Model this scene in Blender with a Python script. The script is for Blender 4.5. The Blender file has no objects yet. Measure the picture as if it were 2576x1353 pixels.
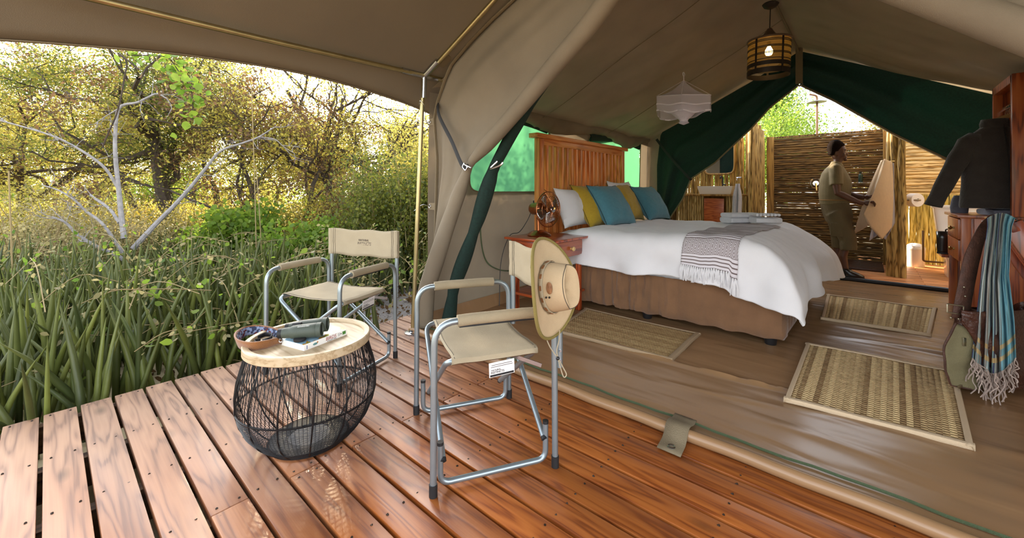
import bpy, bmesh, math, random
import numpy as np
from mathutils import Vector, Matrix, Euler, noise
from math import sin, cos, pi, radians, sqrt, atan2, exp
R = random.Random(7)
SC = bpy.context.scene
COL = SC.collection

# ---------------------------------------------------------------- camera, sky, sun, exposure
TH = atan2(892, 1022)
cam = bpy.data.cameras.new('camera')
cam.sensor_width = 36.0
cam.lens = 36.0 * 1022 / 2576
cam.shift_y = -(676.5 - 478) / 2576
cam.clip_start = 0.02
cam.clip_end = 300
camo = bpy.data.objects.new('camera', cam)
COL.objects.link(camo)
camo.location = (0, 0, 1.12)
camo.rotation_euler = (pi / 2, 0, TH)
SC.camera = camo

SUN = Vector((-1.053, 0.407, 0.30)).normalized()
wd = bpy.data.worlds.new('sky')
SC.world = wd
wd.use_nodes = True
nt = wd.node_tree
nt.nodes.clear()
sky = nt.nodes.new('ShaderNodeTexSky')
sky.sky_type = 'NISHITA'
sky.sun_disc = False
sky.sun_elevation = radians(22)
sky.sun_rotation = radians(-68.9)
sky.air_density = 1.0
sky.dust_density = 2.0
sky.ozone_density = 1.0
hsv = nt.nodes.new('ShaderNodeHueSaturation')
hsv.inputs['Saturation'].default_value = 0.25
bg = nt.nodes.new('ShaderNodeBackground')
bg.inputs['Strength'].default_value = 0.42
wo = nt.nodes.new('ShaderNodeOutputWorld')
nt.links.new(sky.outputs[0], hsv.inputs['Color'])
nt.links.new(hsv.outputs[0], bg.inputs['Color'])
nt.links.new(bg.outputs[0], wo.inputs['Surface'])
sl = bpy.data.lights.new('sun', 'SUN')
sl.energy = 9.0
sl.angle = radians(0.8)
sl.color = (1.0, 0.80, 0.52)
so = bpy.data.objects.new('sun', sl)
COL.objects.link(so)
so.rotation_euler = SUN.to_track_quat('Z', 'Y').to_euler()
so.location = SUN * 30
vs = SC.view_settings
vs.view_transform = 'Standard'
vs.look = 'None'
vs.exposure = 1.4
vs.gamma = 1.0
vs.use_curve_mapping = False

# ---------------------------------------------------------------- pixel / world helpers
CX, CY, FPX, CH = 1288.0, 478.0, 1022.0, 1.12
FW = Vector((-sin(TH), cos(TH), 0))
RT = Vector((cos(TH), sin(TH), 0))
def at(u, v, d):
    return FW * d + RT * ((u - CX) / FPX * d) + Vector((0, 0, CH - (v - CY) / FPX * d))

# ---------------------------------------------------------------- materials
MATS = {}
def srgb(r, g, b):
    f = lambda c: (c / 255 / 12.92) if c <= 10 else ((c / 255 + .055) / 1.055) ** 2.4
    return (f(r), f(g), f(b), 1)
def mat(name, col, rough=.6, metal=0, var=0.0, vscale=8, bump=0, bscale=60, trans=0, tcol=None,
        spec=.5, coat=0, island=0, stretch=(1, 1, 1), col2=None, alpha=1, sheen=0, rand=0):
    if name in MATS: return MATS[name]
    m = bpy.data.materials.new(name); m.use_nodes = True
    n = m.node_tree; L = n.links
    b = n.nodes['Principled BSDF']
    if len(col) == 3: col = (*col, 1)
    b.inputs['Base Color'].default_value = col
    b.inputs['Roughness'].default_value = rough
    b.inputs['Metallic'].default_value = metal
    b.inputs['Specular IOR Level'].default_value = spec
    b.inputs['Coat Weight'].default_value = coat
    b.inputs['Coat Roughness'].default_value = .15
    if sheen: b.inputs['Sheen Weight'].default_value = sheen
    tc = n.nodes.new('ShaderNodeTexCoord')
    mp = n.nodes.new('ShaderNodeMapping'); mp.inputs['Scale'].default_value = stretch
    L.new(tc.outputs['Object'], mp.inputs['Vector'])
    csock = None
    if var or col2:
        nz = n.nodes.new('ShaderNodeTexNoise'); nz.inputs['Scale'].default_value = vscale
        nz.inputs['Detail'].default_value = 5
        L.new(mp.outputs[0], nz.inputs['Vector'])
        rp = n.nodes.new('ShaderNodeValToRGB')
        c2 = col2 or tuple(c * (1 - var) for c in col[:3]) + (1,)
        if len(c2) == 3: c2 = (*c2, 1)
        rp.color_ramp.elements[0].color = c2; rp.color_ramp.elements[0].position = .32
        rp.color_ramp.elements[1].color = col if col2 else tuple(min(1, c * (1 + var * .6)) for c in col[:3]) + (1,)
        rp.color_ramp.elements[1].position = .68
        L.new(nz.outputs['Fac'], rp.inputs['Fac'])
        csock = rp.outputs['Color']
    if island:
        g = n.nodes.new('ShaderNodeNewGeometry')
        hs = n.nodes.new('ShaderNodeHueSaturation')
        mr = n.nodes.new('ShaderNodeMapRange'); mr.inputs[3].default_value = 1 - island; mr.inputs[4].default_value = 1 + island
        L.new(g.outputs['Random Per Island'], mr.inputs[0]); L.new(mr.outputs[0], hs.inputs['Value'])
        if csock: L.new(csock, hs.inputs['Color'])
        else: hs.inputs['Color'].default_value = col
        csock = hs.outputs[0]
    if rand:
        oi = n.nodes.new('ShaderNodeObjectInfo')
        hs = n.nodes.new('ShaderNodeHueSaturation')
        mr = n.nodes.new('ShaderNodeMapRange'); mr.inputs[3].default_value = 1 - rand; mr.inputs[4].default_value = 1 + rand
        L.new(oi.outputs['Random'], mr.inputs[0]); L.new(mr.outputs[0], hs.inputs['Value'])
        if csock: L.new(csock, hs.inputs['Color'])
        else: hs.inputs['Color'].default_value = col
        csock = hs.outputs[0]
        ad = n.nodes.new('ShaderNodeVectorMath'); ad.operation = 'ADD'
        sc = n.nodes.new('ShaderNodeMath'); sc.operation = 'MULTIPLY'; sc.inputs[1].default_value = 37
        L.new(oi.outputs['Random'], sc.inputs[0]); L.new(tc.outputs['Object'], ad.inputs[0]); L.new(sc.outputs[0], ad.inputs[1])
        L.new(ad.outputs[0], mp.inputs['Vector'])
    if csock: L.new(csock, b.inputs['Base Color'])
    if bump:
        bz = n.nodes.new('ShaderNodeTexNoise'); bz.inputs['Scale'].default_value = bscale; bz.inputs['Detail'].default_value = 3
        L.new(mp.outputs[0], bz.inputs['Vector'])
        bp = n.nodes.new('ShaderNodeBump'); bp.inputs['Strength'].default_value = bump; bp.inputs['Distance'].default_value = .01
        L.new(bz.outputs['Fac'], bp.inputs['Height']); L.new(bp.outputs[0], b.inputs['Normal'])
    if trans:
        t = n.nodes.new('ShaderNodeBsdfTranslucent')
        if tcol: t.inputs['Color'].default_value = (*tcol[:3], 1)
        elif csock: L.new(csock, t.inputs['Color'])
        else: t.inputs['Color'].default_value = col
        mx = n.nodes.new('ShaderNodeMixShader'); mx.inputs[0].default_value = trans
        L.new(b.outputs[0], mx.inputs[1]); L.new(t.outputs[0], mx.inputs[2])
        L.new(mx.outputs[0], n.nodes['Material Output'].inputs['Surface'])
    if alpha < 1: b.inputs['Alpha'].default_value = alpha
    MATS[name] = m
    return m

def wood(name, dark, mid, light, axis=0, rough=.45, scale=1.0, coat=0, fine=1.0, knots=True, bump=.15):
    """plank wood: grain stretched along one local axis, random offset per object"""
    if name in MATS: return MATS[name]
    m = bpy.data.materials.new(name); m.use_nodes = True
    n = m.node_tree; L = n.links; b = n.nodes['Principled BSDF']
    b.inputs['Roughness'].default_value = rough; b.inputs['Coat Weight'].default_value = coat
    b.inputs['Coat Roughness'].default_value = .2
    tc = n.nodes.new('ShaderNodeTexCoord'); oi = n.nodes.new('ShaderNodeObjectInfo')
    sc = n.nodes.new('ShaderNodeMath'); sc.operation = 'MULTIPLY'; sc.inputs[1].default_value = 53
    ad = n.nodes.new('ShaderNodeVectorMath'); ad.operation = 'ADD'
    L.new(oi.outputs['Random'], sc.inputs[0]); L.new(tc.outputs['Object'], ad.inputs[0]); L.new(sc.outputs[0], ad.inputs[1])
    mp = n.nodes.new('ShaderNodeMapping'); s = [9 * scale] * 3; s[axis] = .9 * scale
    mp.inputs['Scale'].default_value = s
    L.new(ad.outputs[0], mp.inputs['Vector'])
    warp = n.nodes.new('ShaderNodeTexNoise'); warp.inputs['Scale'].default_value = 1.3; warp.inputs['Detail'].default_value = 2
    L.new(mp.outputs[0], warp.inputs['Vector'])
    wv = n.nodes.new('ShaderNodeMath'); wv.operation = 'MULTIPLY'; wv.inputs[1].default_value = 30 * fine
    L.new(warp.outputs['Fac'], wv.inputs[0])
    sn = n.nodes.new('ShaderNodeMath'); sn.operation = 'SINE'; L.new(wv.outputs[0], sn.inputs[0])
    mp2 = n.nodes.new('ShaderNodeMapping'); s2 = [140 * scale] * 3; s2[axis] = 2.5 * scale
    mp2.inputs['Scale'].default_value = s2; L.new(ad.outputs[0], mp2.inputs['Vector'])
    fi = n.nodes.new('ShaderNodeTexNoise'); fi.inputs['Scale'].default_value = 1; fi.inputs['Detail'].default_value = 3
    L.new(mp2.outputs[0], fi.inputs['Vector'])
    mr = n.nodes.new('ShaderNodeMapRange'); mr.inputs[1].default_value = -1; mr.inputs[2].default_value = 1
    mr.inputs[3].default_value = 0; mr.inputs[4].default_value = .5
    L.new(sn.outputs[0], mr.inputs[0])
    a2 = n.nodes.new('ShaderNodeMath'); a2.operation = 'ADD'
    ml = n.nodes.new('ShaderNodeMath'); ml.operation = 'MULTIPLY'; ml.inputs[1].default_value = .55
    L.new(fi.outputs['Fac'], ml.inputs[0]); L.new(mr.outputs[0], a2.inputs[0]); L.new(ml.outputs[0], a2.inputs[1])
    rp = n.nodes.new('ShaderNodeValToRGB')
    e = rp.color_ramp.elements
    e[0].color = dark; e[0].position = .24
    e[1].color = light; e[1].position = .85
    e2 = rp.color_ramp.elements.new(.40); e2.color = mid
    L.new(a2.outputs[0], rp.inputs['Fac'])
    last = rp.outputs['Color']
    if knots:
        mk = n.nodes.new('ShaderNodeMapping'); sk = [7 * scale] * 3; sk[axis] = 2.6 * scale
        mk.inputs['Scale'].default_value = sk; L.new(ad.outputs[0], mk.inputs['Vector'])
        vo = n.nodes.new('ShaderNodeTexVoronoi'); vo.inputs['Scale'].default_value = 1.0
        L.new(mk.outputs[0], vo.inputs['Vector'])
        kr = n.nodes.new('ShaderNodeValToRGB'); kr.color_ramp.elements[0].position = .05; kr.color_ramp.elements[1].position = .19
        kr.color_ramp.elements[0].color = (.35, .35, .35, 1)
        L.new(vo.outputs['Distance'], kr.inputs['Fac'])
        mx = n.nodes.new('ShaderNodeMix'); mx.data_type = 'RGBA'; mx.blend_type = 'MULTIPLY'; mx.inputs[0].default_value = .8
        L.new(last, mx.inputs[6]); L.new(kr.outputs[0], mx.inputs[7]); last = mx.outputs[2]
    hs = n.nodes.new('ShaderNodeHueSaturation'); mr2 = n.nodes.new('ShaderNodeMapRange')
    mr2.inputs[3].default_value = .82; mr2.inputs[4].default_value = 1.15
    L.new(oi.outputs['Random'], mr2.inputs[0]); L.new(mr2.outputs[0], hs.inputs['Value']); L.new(last, hs.inputs['Color'])
    L.new(hs.outputs[0], b.inputs['Base Color'])
    if bump:
        bp = n.nodes.new('ShaderNodeBump'); bp.inputs['Strength'].default_value = bump; bp.inputs['Distance'].default_value = .004
        L.new(a2.outputs[0], bp.inputs['Height']); L.new(bp.outputs[0], b.inputs['Normal'])
    MATS[name] = m
    return m

# ---------------------------------------------------------------- geometry builder
class MB:
    def __init__(s): s.v = []; s.f = []; s.mi = []
    def add(s, vs, fs, mi=0):
        o = len(s.v); s.v += [tuple(p) for p in vs]
        s.f += [tuple(i + o for i in f) for f in fs]; s.mi += [mi] * len(fs); return s
    def box(s, c, d, rot=None, mi=0):
        x, y, z = d[0] / 2, d[1] / 2, d[2] / 2
        vs = [Vector((sx * x, sy * y, sz * z)) for sz in (-1, 1) for sx, sy in ((-1, -1), (1, -1), (1, 1), (-1, 1))]
        if rot is not None: vs = [rot @ p for p in vs]
        c = Vector(c)
        return s.add([p + c for p in vs], [(3, 2, 1, 0), (4, 5, 6, 7), (0, 1, 5, 4), (1, 2, 6, 5), (2, 3, 7, 6), (3, 0, 4, 7)], mi)
    def bar(s, p0, p1, w, h, up=(0, 0, 1), mi=0):
        p0, p1 = Vector(p0), Vector(p1); d = p1 - p0; L = d.length; x = d / L
        up = Vector(up); y = up.cross(x)
        if y.length < 1e-4: y = Vector((0, 1, 0)).cross(x)
        y.normalize(); z = x.cross(y)
        return s.box((p0 + p1) / 2, (L, w, h), Matrix((x, y, z)).transposed(), mi)
    def tube(s, pts, r, n=10, closed=False, caps=True, mi=0, flat=1.0, up=None):
        pts = [Vector(p) for p in pts]; N = len(pts)
        rs = r if isinstance(r, (list, tuple)) else [r] * N
        t = []
        for i in range(N):
            a = pts[(i - 1) % N] if (closed or i > 0) else pts[i]
            b = pts[(i + 1) % N] if (closed or i < N - 1) else pts[i]
            q = b - a; t.append(q.normalized() if q.length > 1e-9 else Vector((0, 0, 1)))
        ref = Vector(up) if up is not None else (Vector((0, 0, 1)) if abs(t[0].z) < .9 else Vector((1, 0, 0)))
        nx = (ref - t[0] * ref.dot(t[0])).normalized()
        vs = []; fr = nx
        for i in range(N):
            fr = fr - t[i] * fr.dot(t[i])
            fr = fr.normalized() if fr.length > 1e-6 else t[i].orthogonal().normalized()
            by = t[i].cross(fr)
            for k in range(n):
                a = 2 * pi * k / n
                vs.append(pts[i] + fr * (cos(a) * rs[i] * flat) + by * (sin(a) * rs[i]))
        fs = []
        for i in range(N if closed else N - 1):
            j = (i + 1) % N
            for k in range(n):
                k2 = (k + 1) % n
                fs.append((i * n + k, i * n + k2, j * n + k2, j * n + k))
        if caps and not closed:
            fs.append(tuple(range(n - 1, -1, -1))); fs.append(tuple((N - 1) * n + k for k in range(n)))
        return s.add(vs, fs, mi)
    def cyl(s, p0, p1, r0, r1=None, n=14, mi=0, caps=True):
        return s.tube([p0, p1], [r0, r0 if r1 is None else r1], n, caps=caps, mi=mi)
    def lathe(s, prof, n=32, c=(0, 0, 0), M=None, mi=0, capb=False, capt=False):
        c = Vector(c); vs = []
        for r, z in prof:
            for k in range(n):
                a = 2 * pi * k / n; p = Vector((r * cos(a), r * sin(a), z))
                vs.append((M @ p if M is not None else p) + c)
        fs = [(i * n + k, i * n + (k + 1) % n, (i + 1) * n + (k + 1) % n, (i + 1) * n + k) for i in range(len(prof) - 1) for k in range(n)]
        if capb: fs.append(tuple(range(n - 1, -1, -1)))
        if capt: fs.append(tuple((len(prof) - 1) * n + k for k in range(n)))
        return s.add(vs, fs, mi)
    def grid(s, nu, nv, fn, mi=0, wrap=False):
        vs = [fn(i / (nu - 1) if not wrap else i / nu, j / (nv - 1)) for i in range(nu) for j in range(nv)]
        fs = [(i * nv + j, ((i + 1) % nu) * nv + j, ((i + 1) % nu) * nv + j + 1, i * nv + j + 1) for i in range(nu if wrap else nu - 1) for j in range(nv - 1)]
        return s.add(vs, fs, mi)
    def rings(s, rr, caps=True, mi=0):
        n = len(rr[0]); vs = [p for r in rr for p in r]
        fs = [(i * n + k, i * n + (k + 1) % n, (i + 1) * n + (k + 1) % n, (i + 1) * n + k) for i in range(len(rr) - 1) for k in range(n)]
        if caps: fs += [tuple(range(n - 1, -1, -1)), tuple((len(rr) - 1) * n + k for k in range(n))]
        return s.add(vs, fs, mi)
    def sphere(s, c, r, n=14, m=9, sc=(1, 1, 1), mi=0):
        c = Vector(c)
        return s.grid(n, m, lambda u, v: c + Vector((r * sc[0] * sin(pi * v) * cos(2 * pi * u), r * sc[1] * sin(pi * v) * sin(2 * pi * u), -r * sc[2] * cos(pi * v))), mi, wrap=True)
    def mesh(s, name, mats, smooth=True, bevel=0, angle=40, merge=0):
        me = bpy.data.meshes.new(name)
        me.from_pydata(s.v, [], s.f)
        if bevel or merge:
            bm = bmesh.new(); bm.from_mesh(me)
            if merge: bmesh.ops.remove_doubles(bm, verts=bm.verts, dist=merge)
            if bevel: bmesh.ops.bevel(bm, geom=[e for e in bm.edges if e.is_manifold and e.calc_face_angle(0) > .5], offset=bevel, segments=2, affect='EDGES', profile=.6)
            bm.to_mesh(me); bm.free()
        elif any(s.mi): me.polygons.foreach_set('material_index', s.mi)
        if not isinstance(mats, (list, tuple)): mats = [mats]
        for m in mats: me.materials.append(m)
        if smooth:
            me.polygons.foreach_set('use_smooth', [True] * len(me.polygons))
            me.set_sharp_from_angle(angle=radians(angle))
        me.update()
        return me
    def build(s, name, mats, parent=None, smooth=True, bevel=0, angle=40, solid=0, sub=0, loc=None, rot=None, merge=0):
        return obj(name, s.mesh(name, mats, smooth, bevel, angle, merge), parent, solid, sub, loc, rot)

def obj(name, me, parent=None, solid=0, sub=0, loc=None, rot=None):
    o = bpy.data.objects.new(name, me); COL.objects.link(o)
    if parent is not None: o.parent = parent
    if loc is not None: o.location = loc
    if rot is not None: o.rotation_euler = rot
    if solid:
        md = o.modifiers.new('thickness', 'SOLIDIFY'); md.thickness = solid; md.offset = 0
    if sub:
        md = o.modifiers.new('smooth', 'SUBSURF'); md.levels = md.render_levels = sub
    return o
def thing(name, label, cat, loc=(0, 0, 0), rz=0, group=None):
    o = bpy.data.objects.new(name, None); COL.objects.link(o)
    o.empty_display_size = .1
    o.location = loc; o.rotation_euler = (0, 0, rz) if not isinstance(rz, tuple) else rz
    return tag(o, label, cat, group)
def tag(o, label, cat, group=None):
    o['label'] = label; o['category'] = cat
    if group: o['group'] = group
    return o
def struct(o, label=None):
    o['kind'] = 'structure'
    if label: o['label'] = label
    return o
def emp(name, parent=None, loc=(0, 0, 0), rz=0):
    o = bpy.data.objects.new(name, None); COL.objects.link(o); o.location = loc; o.rotation_euler = (0, 0, rz)
    if parent is not None: o.parent = parent
    return o
def copy_tree(o, parent=None):
    c = o.copy(); COL.objects.link(c); c.parent = parent
    for ch in list(o.children): copy_tree(ch, c)
    return c
def fillet(pts, rad, n=5):
    """round the inner corners of a polyline"""
    pts = [Vector(p) for p in pts]; out = [pts[0]]
    for i in range(1, len(pts) - 1):
        a, b, c = pts[i - 1], pts[i], pts[i + 1]
        u, w = (a - b).normalized(), (c - b).normalized()
        ang = u.angle(w); t = min(rad / max(math.tan(ang / 2), .05), (a - b).length * .49, (c - b).length * .49)
        p, q = b + u * t, b + w * t
        for k in range(n + 1):
            s = k / n; out.append(p * (1 - s) ** 2 + b * 2 * s * (1 - s) + q * s * s)
    out.append(pts[-1]); return out
def spline(pts, n=6):
    pts = [Vector(p) for p in pts]; P = [pts[0] * 2 - pts[1]] + pts + [pts[-1] * 2 - pts[-2]]; out = []
    for i in range(1, len(P) - 2):
        p0, p1, p2, p3 = P[i - 1:i + 3]
        for k in range(n):
            t = k / n
            out.append(.5 * ((2 * p1) + (p2 - p0) * t + (2 * p0 - 5 * p1 + 4 * p2 - p3) * t * t + (3 * p1 - p0 - 3 * p2 + p3) * t ** 3))
    out.append(pts[-1]); return out
def nz(x, y=0, z=0): return noise.noise(Vector((x, y, z)))
def text(body, size, m, name, parent, M, extrude=.0004, shear=0, align='CENTER', width=1.0):
    c = bpy.data.curves.new(name, 'FONT'); c.body = body; c.size = size; c.extrude = extrude; c.shear = shear
    c.align_x = align; c.align_y = 'CENTER'
    o = bpy.data.objects.new(name, c); COL.objects.link(o)
    dg = bpy.context.evaluated_depsgraph_get()
    me = bpy.data.meshes.new_from_object(o.evaluated_get(dg))
    bpy.data.objects.remove(o)
    me.transform(M @ Matrix.Diagonal((width, 1, 1, 1)))
    me.materials.clear(); me.materials.append(m)
    return obj(name, me, parent)
def interp(tab, x):
    if x <= tab[0][0]: return tab[0][1]
    for (a, b), (c, d) in zip(tab, tab[1:]):
        if x <= c: return b + (d - b) * (x - a) / (c - a)
    return tab[-1][1]
def sm(a, b, x):
    t = max(0, min(1, (x - a) / (b - a))); return t * t * (3 - 2 * t)
# ================================================================ SETTING
CANVAS = mat('canvas', srgb(138, 125, 106), .85, var=.12, vscale=3, bump=.25, bscale=350, trans=.14, tcol=(.26, .21, .15))
CANVAS_IN = mat('canvas_inner', srgb(176, 162, 140), .85, var=.12, vscale=3, bump=.25, bscale=350, trans=.26, tcol=(.5, .43, .33))
FLYM = mat('canvas_fly', srgb(124, 113, 98), .9, var=.08, vscale=2, bump=.2, bscale=300, trans=.16, tcol=(.32, .27, .19))
HEM = mat('canvas_hem', srgb(120, 106, 82), .85, bump=.3, bscale=200)
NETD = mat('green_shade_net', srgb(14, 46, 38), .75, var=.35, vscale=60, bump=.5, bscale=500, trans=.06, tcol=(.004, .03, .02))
NETW = mat('green_window_net', srgb(40, 110, 68), .8, var=.3, vscale=5, bump=.3, bscale=500, trans=.7, tcol=(.05, .17, .085))
BRASS = mat('brass_pole', srgb(188, 174, 130), .36, 1.0, var=.15, vscale=12)
STEEL = mat('steel', srgb(190, 192, 195), .25, 1.0)
CHROME = mat('chrome', srgb(225, 225, 228), .08, 1.0)
BLACK = mat('black_webbing', srgb(24, 24, 27), .7, bump=.3, bscale=300)
BLACKP = mat('black_plastic', srgb(28, 28, 30), .4)
PVC = mat('tent_floor_pvc', srgb(150, 116, 82), .27, var=.07, vscale=1.2, spec=.6)

# floor PVC creases
_n = PVC.node_tree; _b = _n.nodes['Principled BSDF']
_tc = _n.nodes.new('ShaderNodeTexCoord'); _mp = _n.nodes.new('ShaderNodeMapping'); _mp.inputs['Scale'].default_value = (1.1, 4.5, 1); _mp.inputs['Rotation'].default_value = (0, 0, .25)
_nz = _n.nodes.new('ShaderNodeTexNoise'); _nz.inputs['Scale'].default_value = 1.5; _nz.inputs['Detail'].default_value = 1.6; _nz.inputs['Distortion'].default_value = .5
_bp = _n.nodes.new('ShaderNodeBump'); _bp.inputs['Strength'].default_value = .4; _bp.inputs['Distance'].default_value = .03
_n.links.new(_tc.outputs['Object'], _mp.inputs[0]); _n.links.new(_mp.outputs[0], _nz.inputs[0]); _n.links.new(_nz.outputs['Fac'], _bp.inputs['Height']); _n.links.new(_bp.outputs[0], _b.inputs['Normal'])

# ---------------------------------------------------------------- ground
GRND = mat('soil', srgb(198, 182, 148), .95, var=.35, vscale=5, bump=.6, bscale=25, col2=srgb(168, 152, 112))
g = MB()
def gfn(u, v):
    x = -45 + 75 * u; y = -22 + 62 * v
    return (x, y, -.26 + .04 * nz(x * .6, y * .6))
g.grid(70, 60, gfn)
struct(g.build('ground', GRND), 'dry sandy ground with leaf litter around the wooden deck')
GRAV = mat('gravel', srgb(128, 122, 118), .95, var=.4, vscale=60, bump=1, bscale=90)
gv = MB(); 
gv.grid(30, 40, lambda u, v: (-5.0 + 2.3 * u, 1.3 + 3.6 * v, -.225 + .02 * nz(u * 9, v * 14) - .12 * max(0, abs(u - .5) * 2 - .8)))
struct(gv.build('gravel_path', GRAV), 'strip of grey gravel ground beside the deck and tent')

# ---------------------------------------------------------------- deck
DECK = wood('deck_wood', srgb(120, 60, 22), srgb(148, 80, 31), srgb(166, 96, 42), 0, .36, coat=.12, fine=1.4, bump=.15)
# paler, less saturated and rougher toward the outer end of the deck (fades with position along the boards)
_n = DECK.node_tree; _b = _n.nodes['Principled BSDF']
_src = _b.inputs['Base Color'].links[0].from_socket
_geo = _n.nodes.new('ShaderNodeNewGeometry'); _sep = _n.nodes.new('ShaderNodeSeparateXYZ'); _n.links.new(_geo.outputs['Position'], _sep.inputs[0])
_nn = _n.nodes.new('ShaderNodeTexNoise'); _nn.inputs['Scale'].default_value = 1.7; _n.links.new(_geo.outputs['Position'], _nn.inputs['Vector'])
_m1 = _n.nodes.new('ShaderNodeMath'); _m1.operation = 'MULTIPLY_ADD'; _m1.inputs[1].default_value = 1.0; _n.links.new(_nn.outputs['Fac'], _m1.inputs[0]); _n.links.new(_sep.outputs['X'], _m1.inputs[2])
_mr = _n.nodes.new('ShaderNodeMapRange'); _mr.inputs[1].default_value = -2.2; _mr.inputs[2].default_value = -.75; _mr.inputs[3].default_value = .8; _mr.inputs[4].default_value = 0
_n.links.new(_m1.outputs[0], _mr.inputs[0])
_bw = _n.nodes.new('ShaderNodeHueSaturation'); _bw.inputs['Hue'].default_value = .522; _bw.inputs['Saturation'].default_value = .60; _bw.inputs['Value'].default_value = .98; _n.links.new(_src, _bw.inputs['Color'])
_mx = _n.nodes.new('ShaderNodeMix'); _mx.data_type = 'RGBA'; _n.links.new(_mr.outputs[0], _mx.inputs[0]); _n.links.new(_src, _mx.inputs[6]); _n.links.new(_bw.outputs[0], _mx.inputs[7])
_n.links.new(_mx.outputs[2], _b.inputs['Base Color'])
_mr2 = _n.nodes.new('ShaderNodeMapRange'); _mr2.inputs[3].default_value = .42; _mr2.inputs[4].default_value = .68; _n.links.new(_mr.outputs[0], _mr2.inputs[0]); _n.links.new(_mr2.outputs[0], _b.inputs['Roughness'])
deck = struct(emp('floor'), 'wooden deck of long orange-brown boards')
def plank_mesh(L, w=.113, t=.032): return MB().box((0, 0, -t / 2), (L, w, t)).mesh('plank', DECK, True, .004)
PM = {}
def plank(x0, x1, y, parent, w=.113):
    L = round(x1 - x0, 3); k = (L, w)
    if k not in PM: PM[k] = plank_mesh(L, w)
    o = obj('plank', PM[k], parent, loc=((x0 + x1) / 2, y, R.uniform(-.0015, .0015)))
    return o
scr = MB()
JX = [-3.055, -2.567, -2.13, -1.72, -1.67, -1.25, -.81, -.37, .07, .5, .95, 1.4, 1.85, 2.3]
for k in range(-11, 20):
    y = -.017 + .127 * k + .0635
    jx = -1.695 if k % 2 else (.285 if k % 4 == 0 else 1.18)
    a = -3.09 + R.choice((0, .006, -.006))
    plank(a, jx - .002, y, deck); plank(jx + .002, 2.6, y, deck)
    for X in JX:
        if not k % 2 and X == -1.67: continue
        for s in (-1, 1):
            scr.cyl((X + R.uniform(-.008, .008), y + s * .034, -.004), (X, y + s * .034, .0012), .0042, n=7)
so_ = scr.build('deck_screws', mat('screw_dark', srgb(60, 48, 40), .5, .6), deck); so_['kind'] = 'stuff'
JOI = wood('joist_wood', srgb(60, 42, 28), srgb(96, 70, 48), srgb(120, 92, 64), 1, .8)
for X in JX:
    if X == -1.67: continue
    MB().box((X, .55, -.10), (.05, 4.0, .13)).build('joist', JOI, deck)

# ---------------------------------------------------------------- tent floor sheet
fl = MB()
def ffn(u, v):
    x = -2.72 + 4.2 * u; y = 1.93 + 4.5 * v
    w = .006 * nz(x * 1.4, y * 4.5, 3) + .004 * nz(x * 4, y * 9, 8)
    w += .02 * exp(-((y - 2.78 - .10 * sin(x * 2.2) - .06 * x) / .018) ** 2) * sm(-1.75, -1.2, x) * (1 - sm(-.45, -.2, x))
    w += .006 * exp(-((y - 2.35 - .25 * (x + .8)) / .03) ** 2) * sm(-1.0, -.6, x)
    w += .012 * exp(-((y - 3.95 - .04 * sin(x * 5)) / .03) ** 2) * sm(-.5, 0, x)
    return (x, y, .014 + max(-.006, w))
fl.grid(150, 190, ffn)
tf = struct(fl.build('floor_groundsheet', PVC), 'brown shiny plastic groundsheet floor inside the tent')
sill = MB().tube([(-2.70 + .09 * i, 1.885 + .004 * sin(i * 1.3), .026) for i in range(47)], .026, 12)
sill.build('sill_roll', PVC, tf)
ZIP = mat('zip_green', srgb(92, 110, 74), .6, bump=.8, bscale=600)
MB().tube([(-2.68 + .09 * i, 2.0 + .006 * sin(i * .9) + .004 * sin(i * 2.3), .022) for i in range(46)], .006, 6).build('zip', ZIP, tf)
# strap with eyelet that pegs the sill
pg = MB()
pg.grid(12, 3, lambda u, v: (-.655 + .10 * (v - .5) + .02 * u, 2.02 - .28 * u, interp([(0, .03), (.2, .034), (.42, .058), (.55, .05), (.68, .012), (1, .006)], u)))
ps = pg.build('peg_strap', HEM, tf, solid=.004)
MB().tube([(-.636 + .014 * cos(a), 1.775 + .014 * sin(a), .012) for a in [2 * pi * i / 16 for i in range(16)]], .004, 6, closed=True).build('eyelet', STEEL, ps)

# ---------------------------------------------------------------- tent inner roof
RX, RZ = -.65, 2.93
def roof_z(x, s=.5): return RZ - s * abs(x - RX)
cl = MB()
def rfn(u, v):
    x = -2.68 + 4.06 * u; y = 2.05 + 4.38 * v
    q = min(1, abs(x - RX) / 2.0)
    sag = .035 * sin(pi * q) * (1 - .5 * cos(4 * pi * v))
    wr = .022 * nz(x * 1.2 + y * 1.3, (y - x) * 2.6, 5) + .013 * nz(x * 3 + y * 2, y * 6 - x * 4, 1)
    return (x, y, roof_z(x) - sag + wr - .02 * sin(pi * v * 3) ** 2 * q)
cl.grid(90, 90, rfn)
ceil = struct(cl.build('ceiling', CANVAS_IN), 'sloping canvas roof lining of the tent')
MB().tube([(RX, 2.05 + .44 * i, RZ - .045) for i in range(11)], .012, 6).build('ridge_seam', HEM, ceil)
for y in (3.5, 5.0):
    MB().tube([(-2.66 + .2 * i, y + .02 * sin(i), roof_z(-2.66 + .2 * i) - .05 - .02 * sin(pi * i / 10)) for i in range(11)], .0035, 5).build('roof_cord', HEM, ceil)

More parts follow.
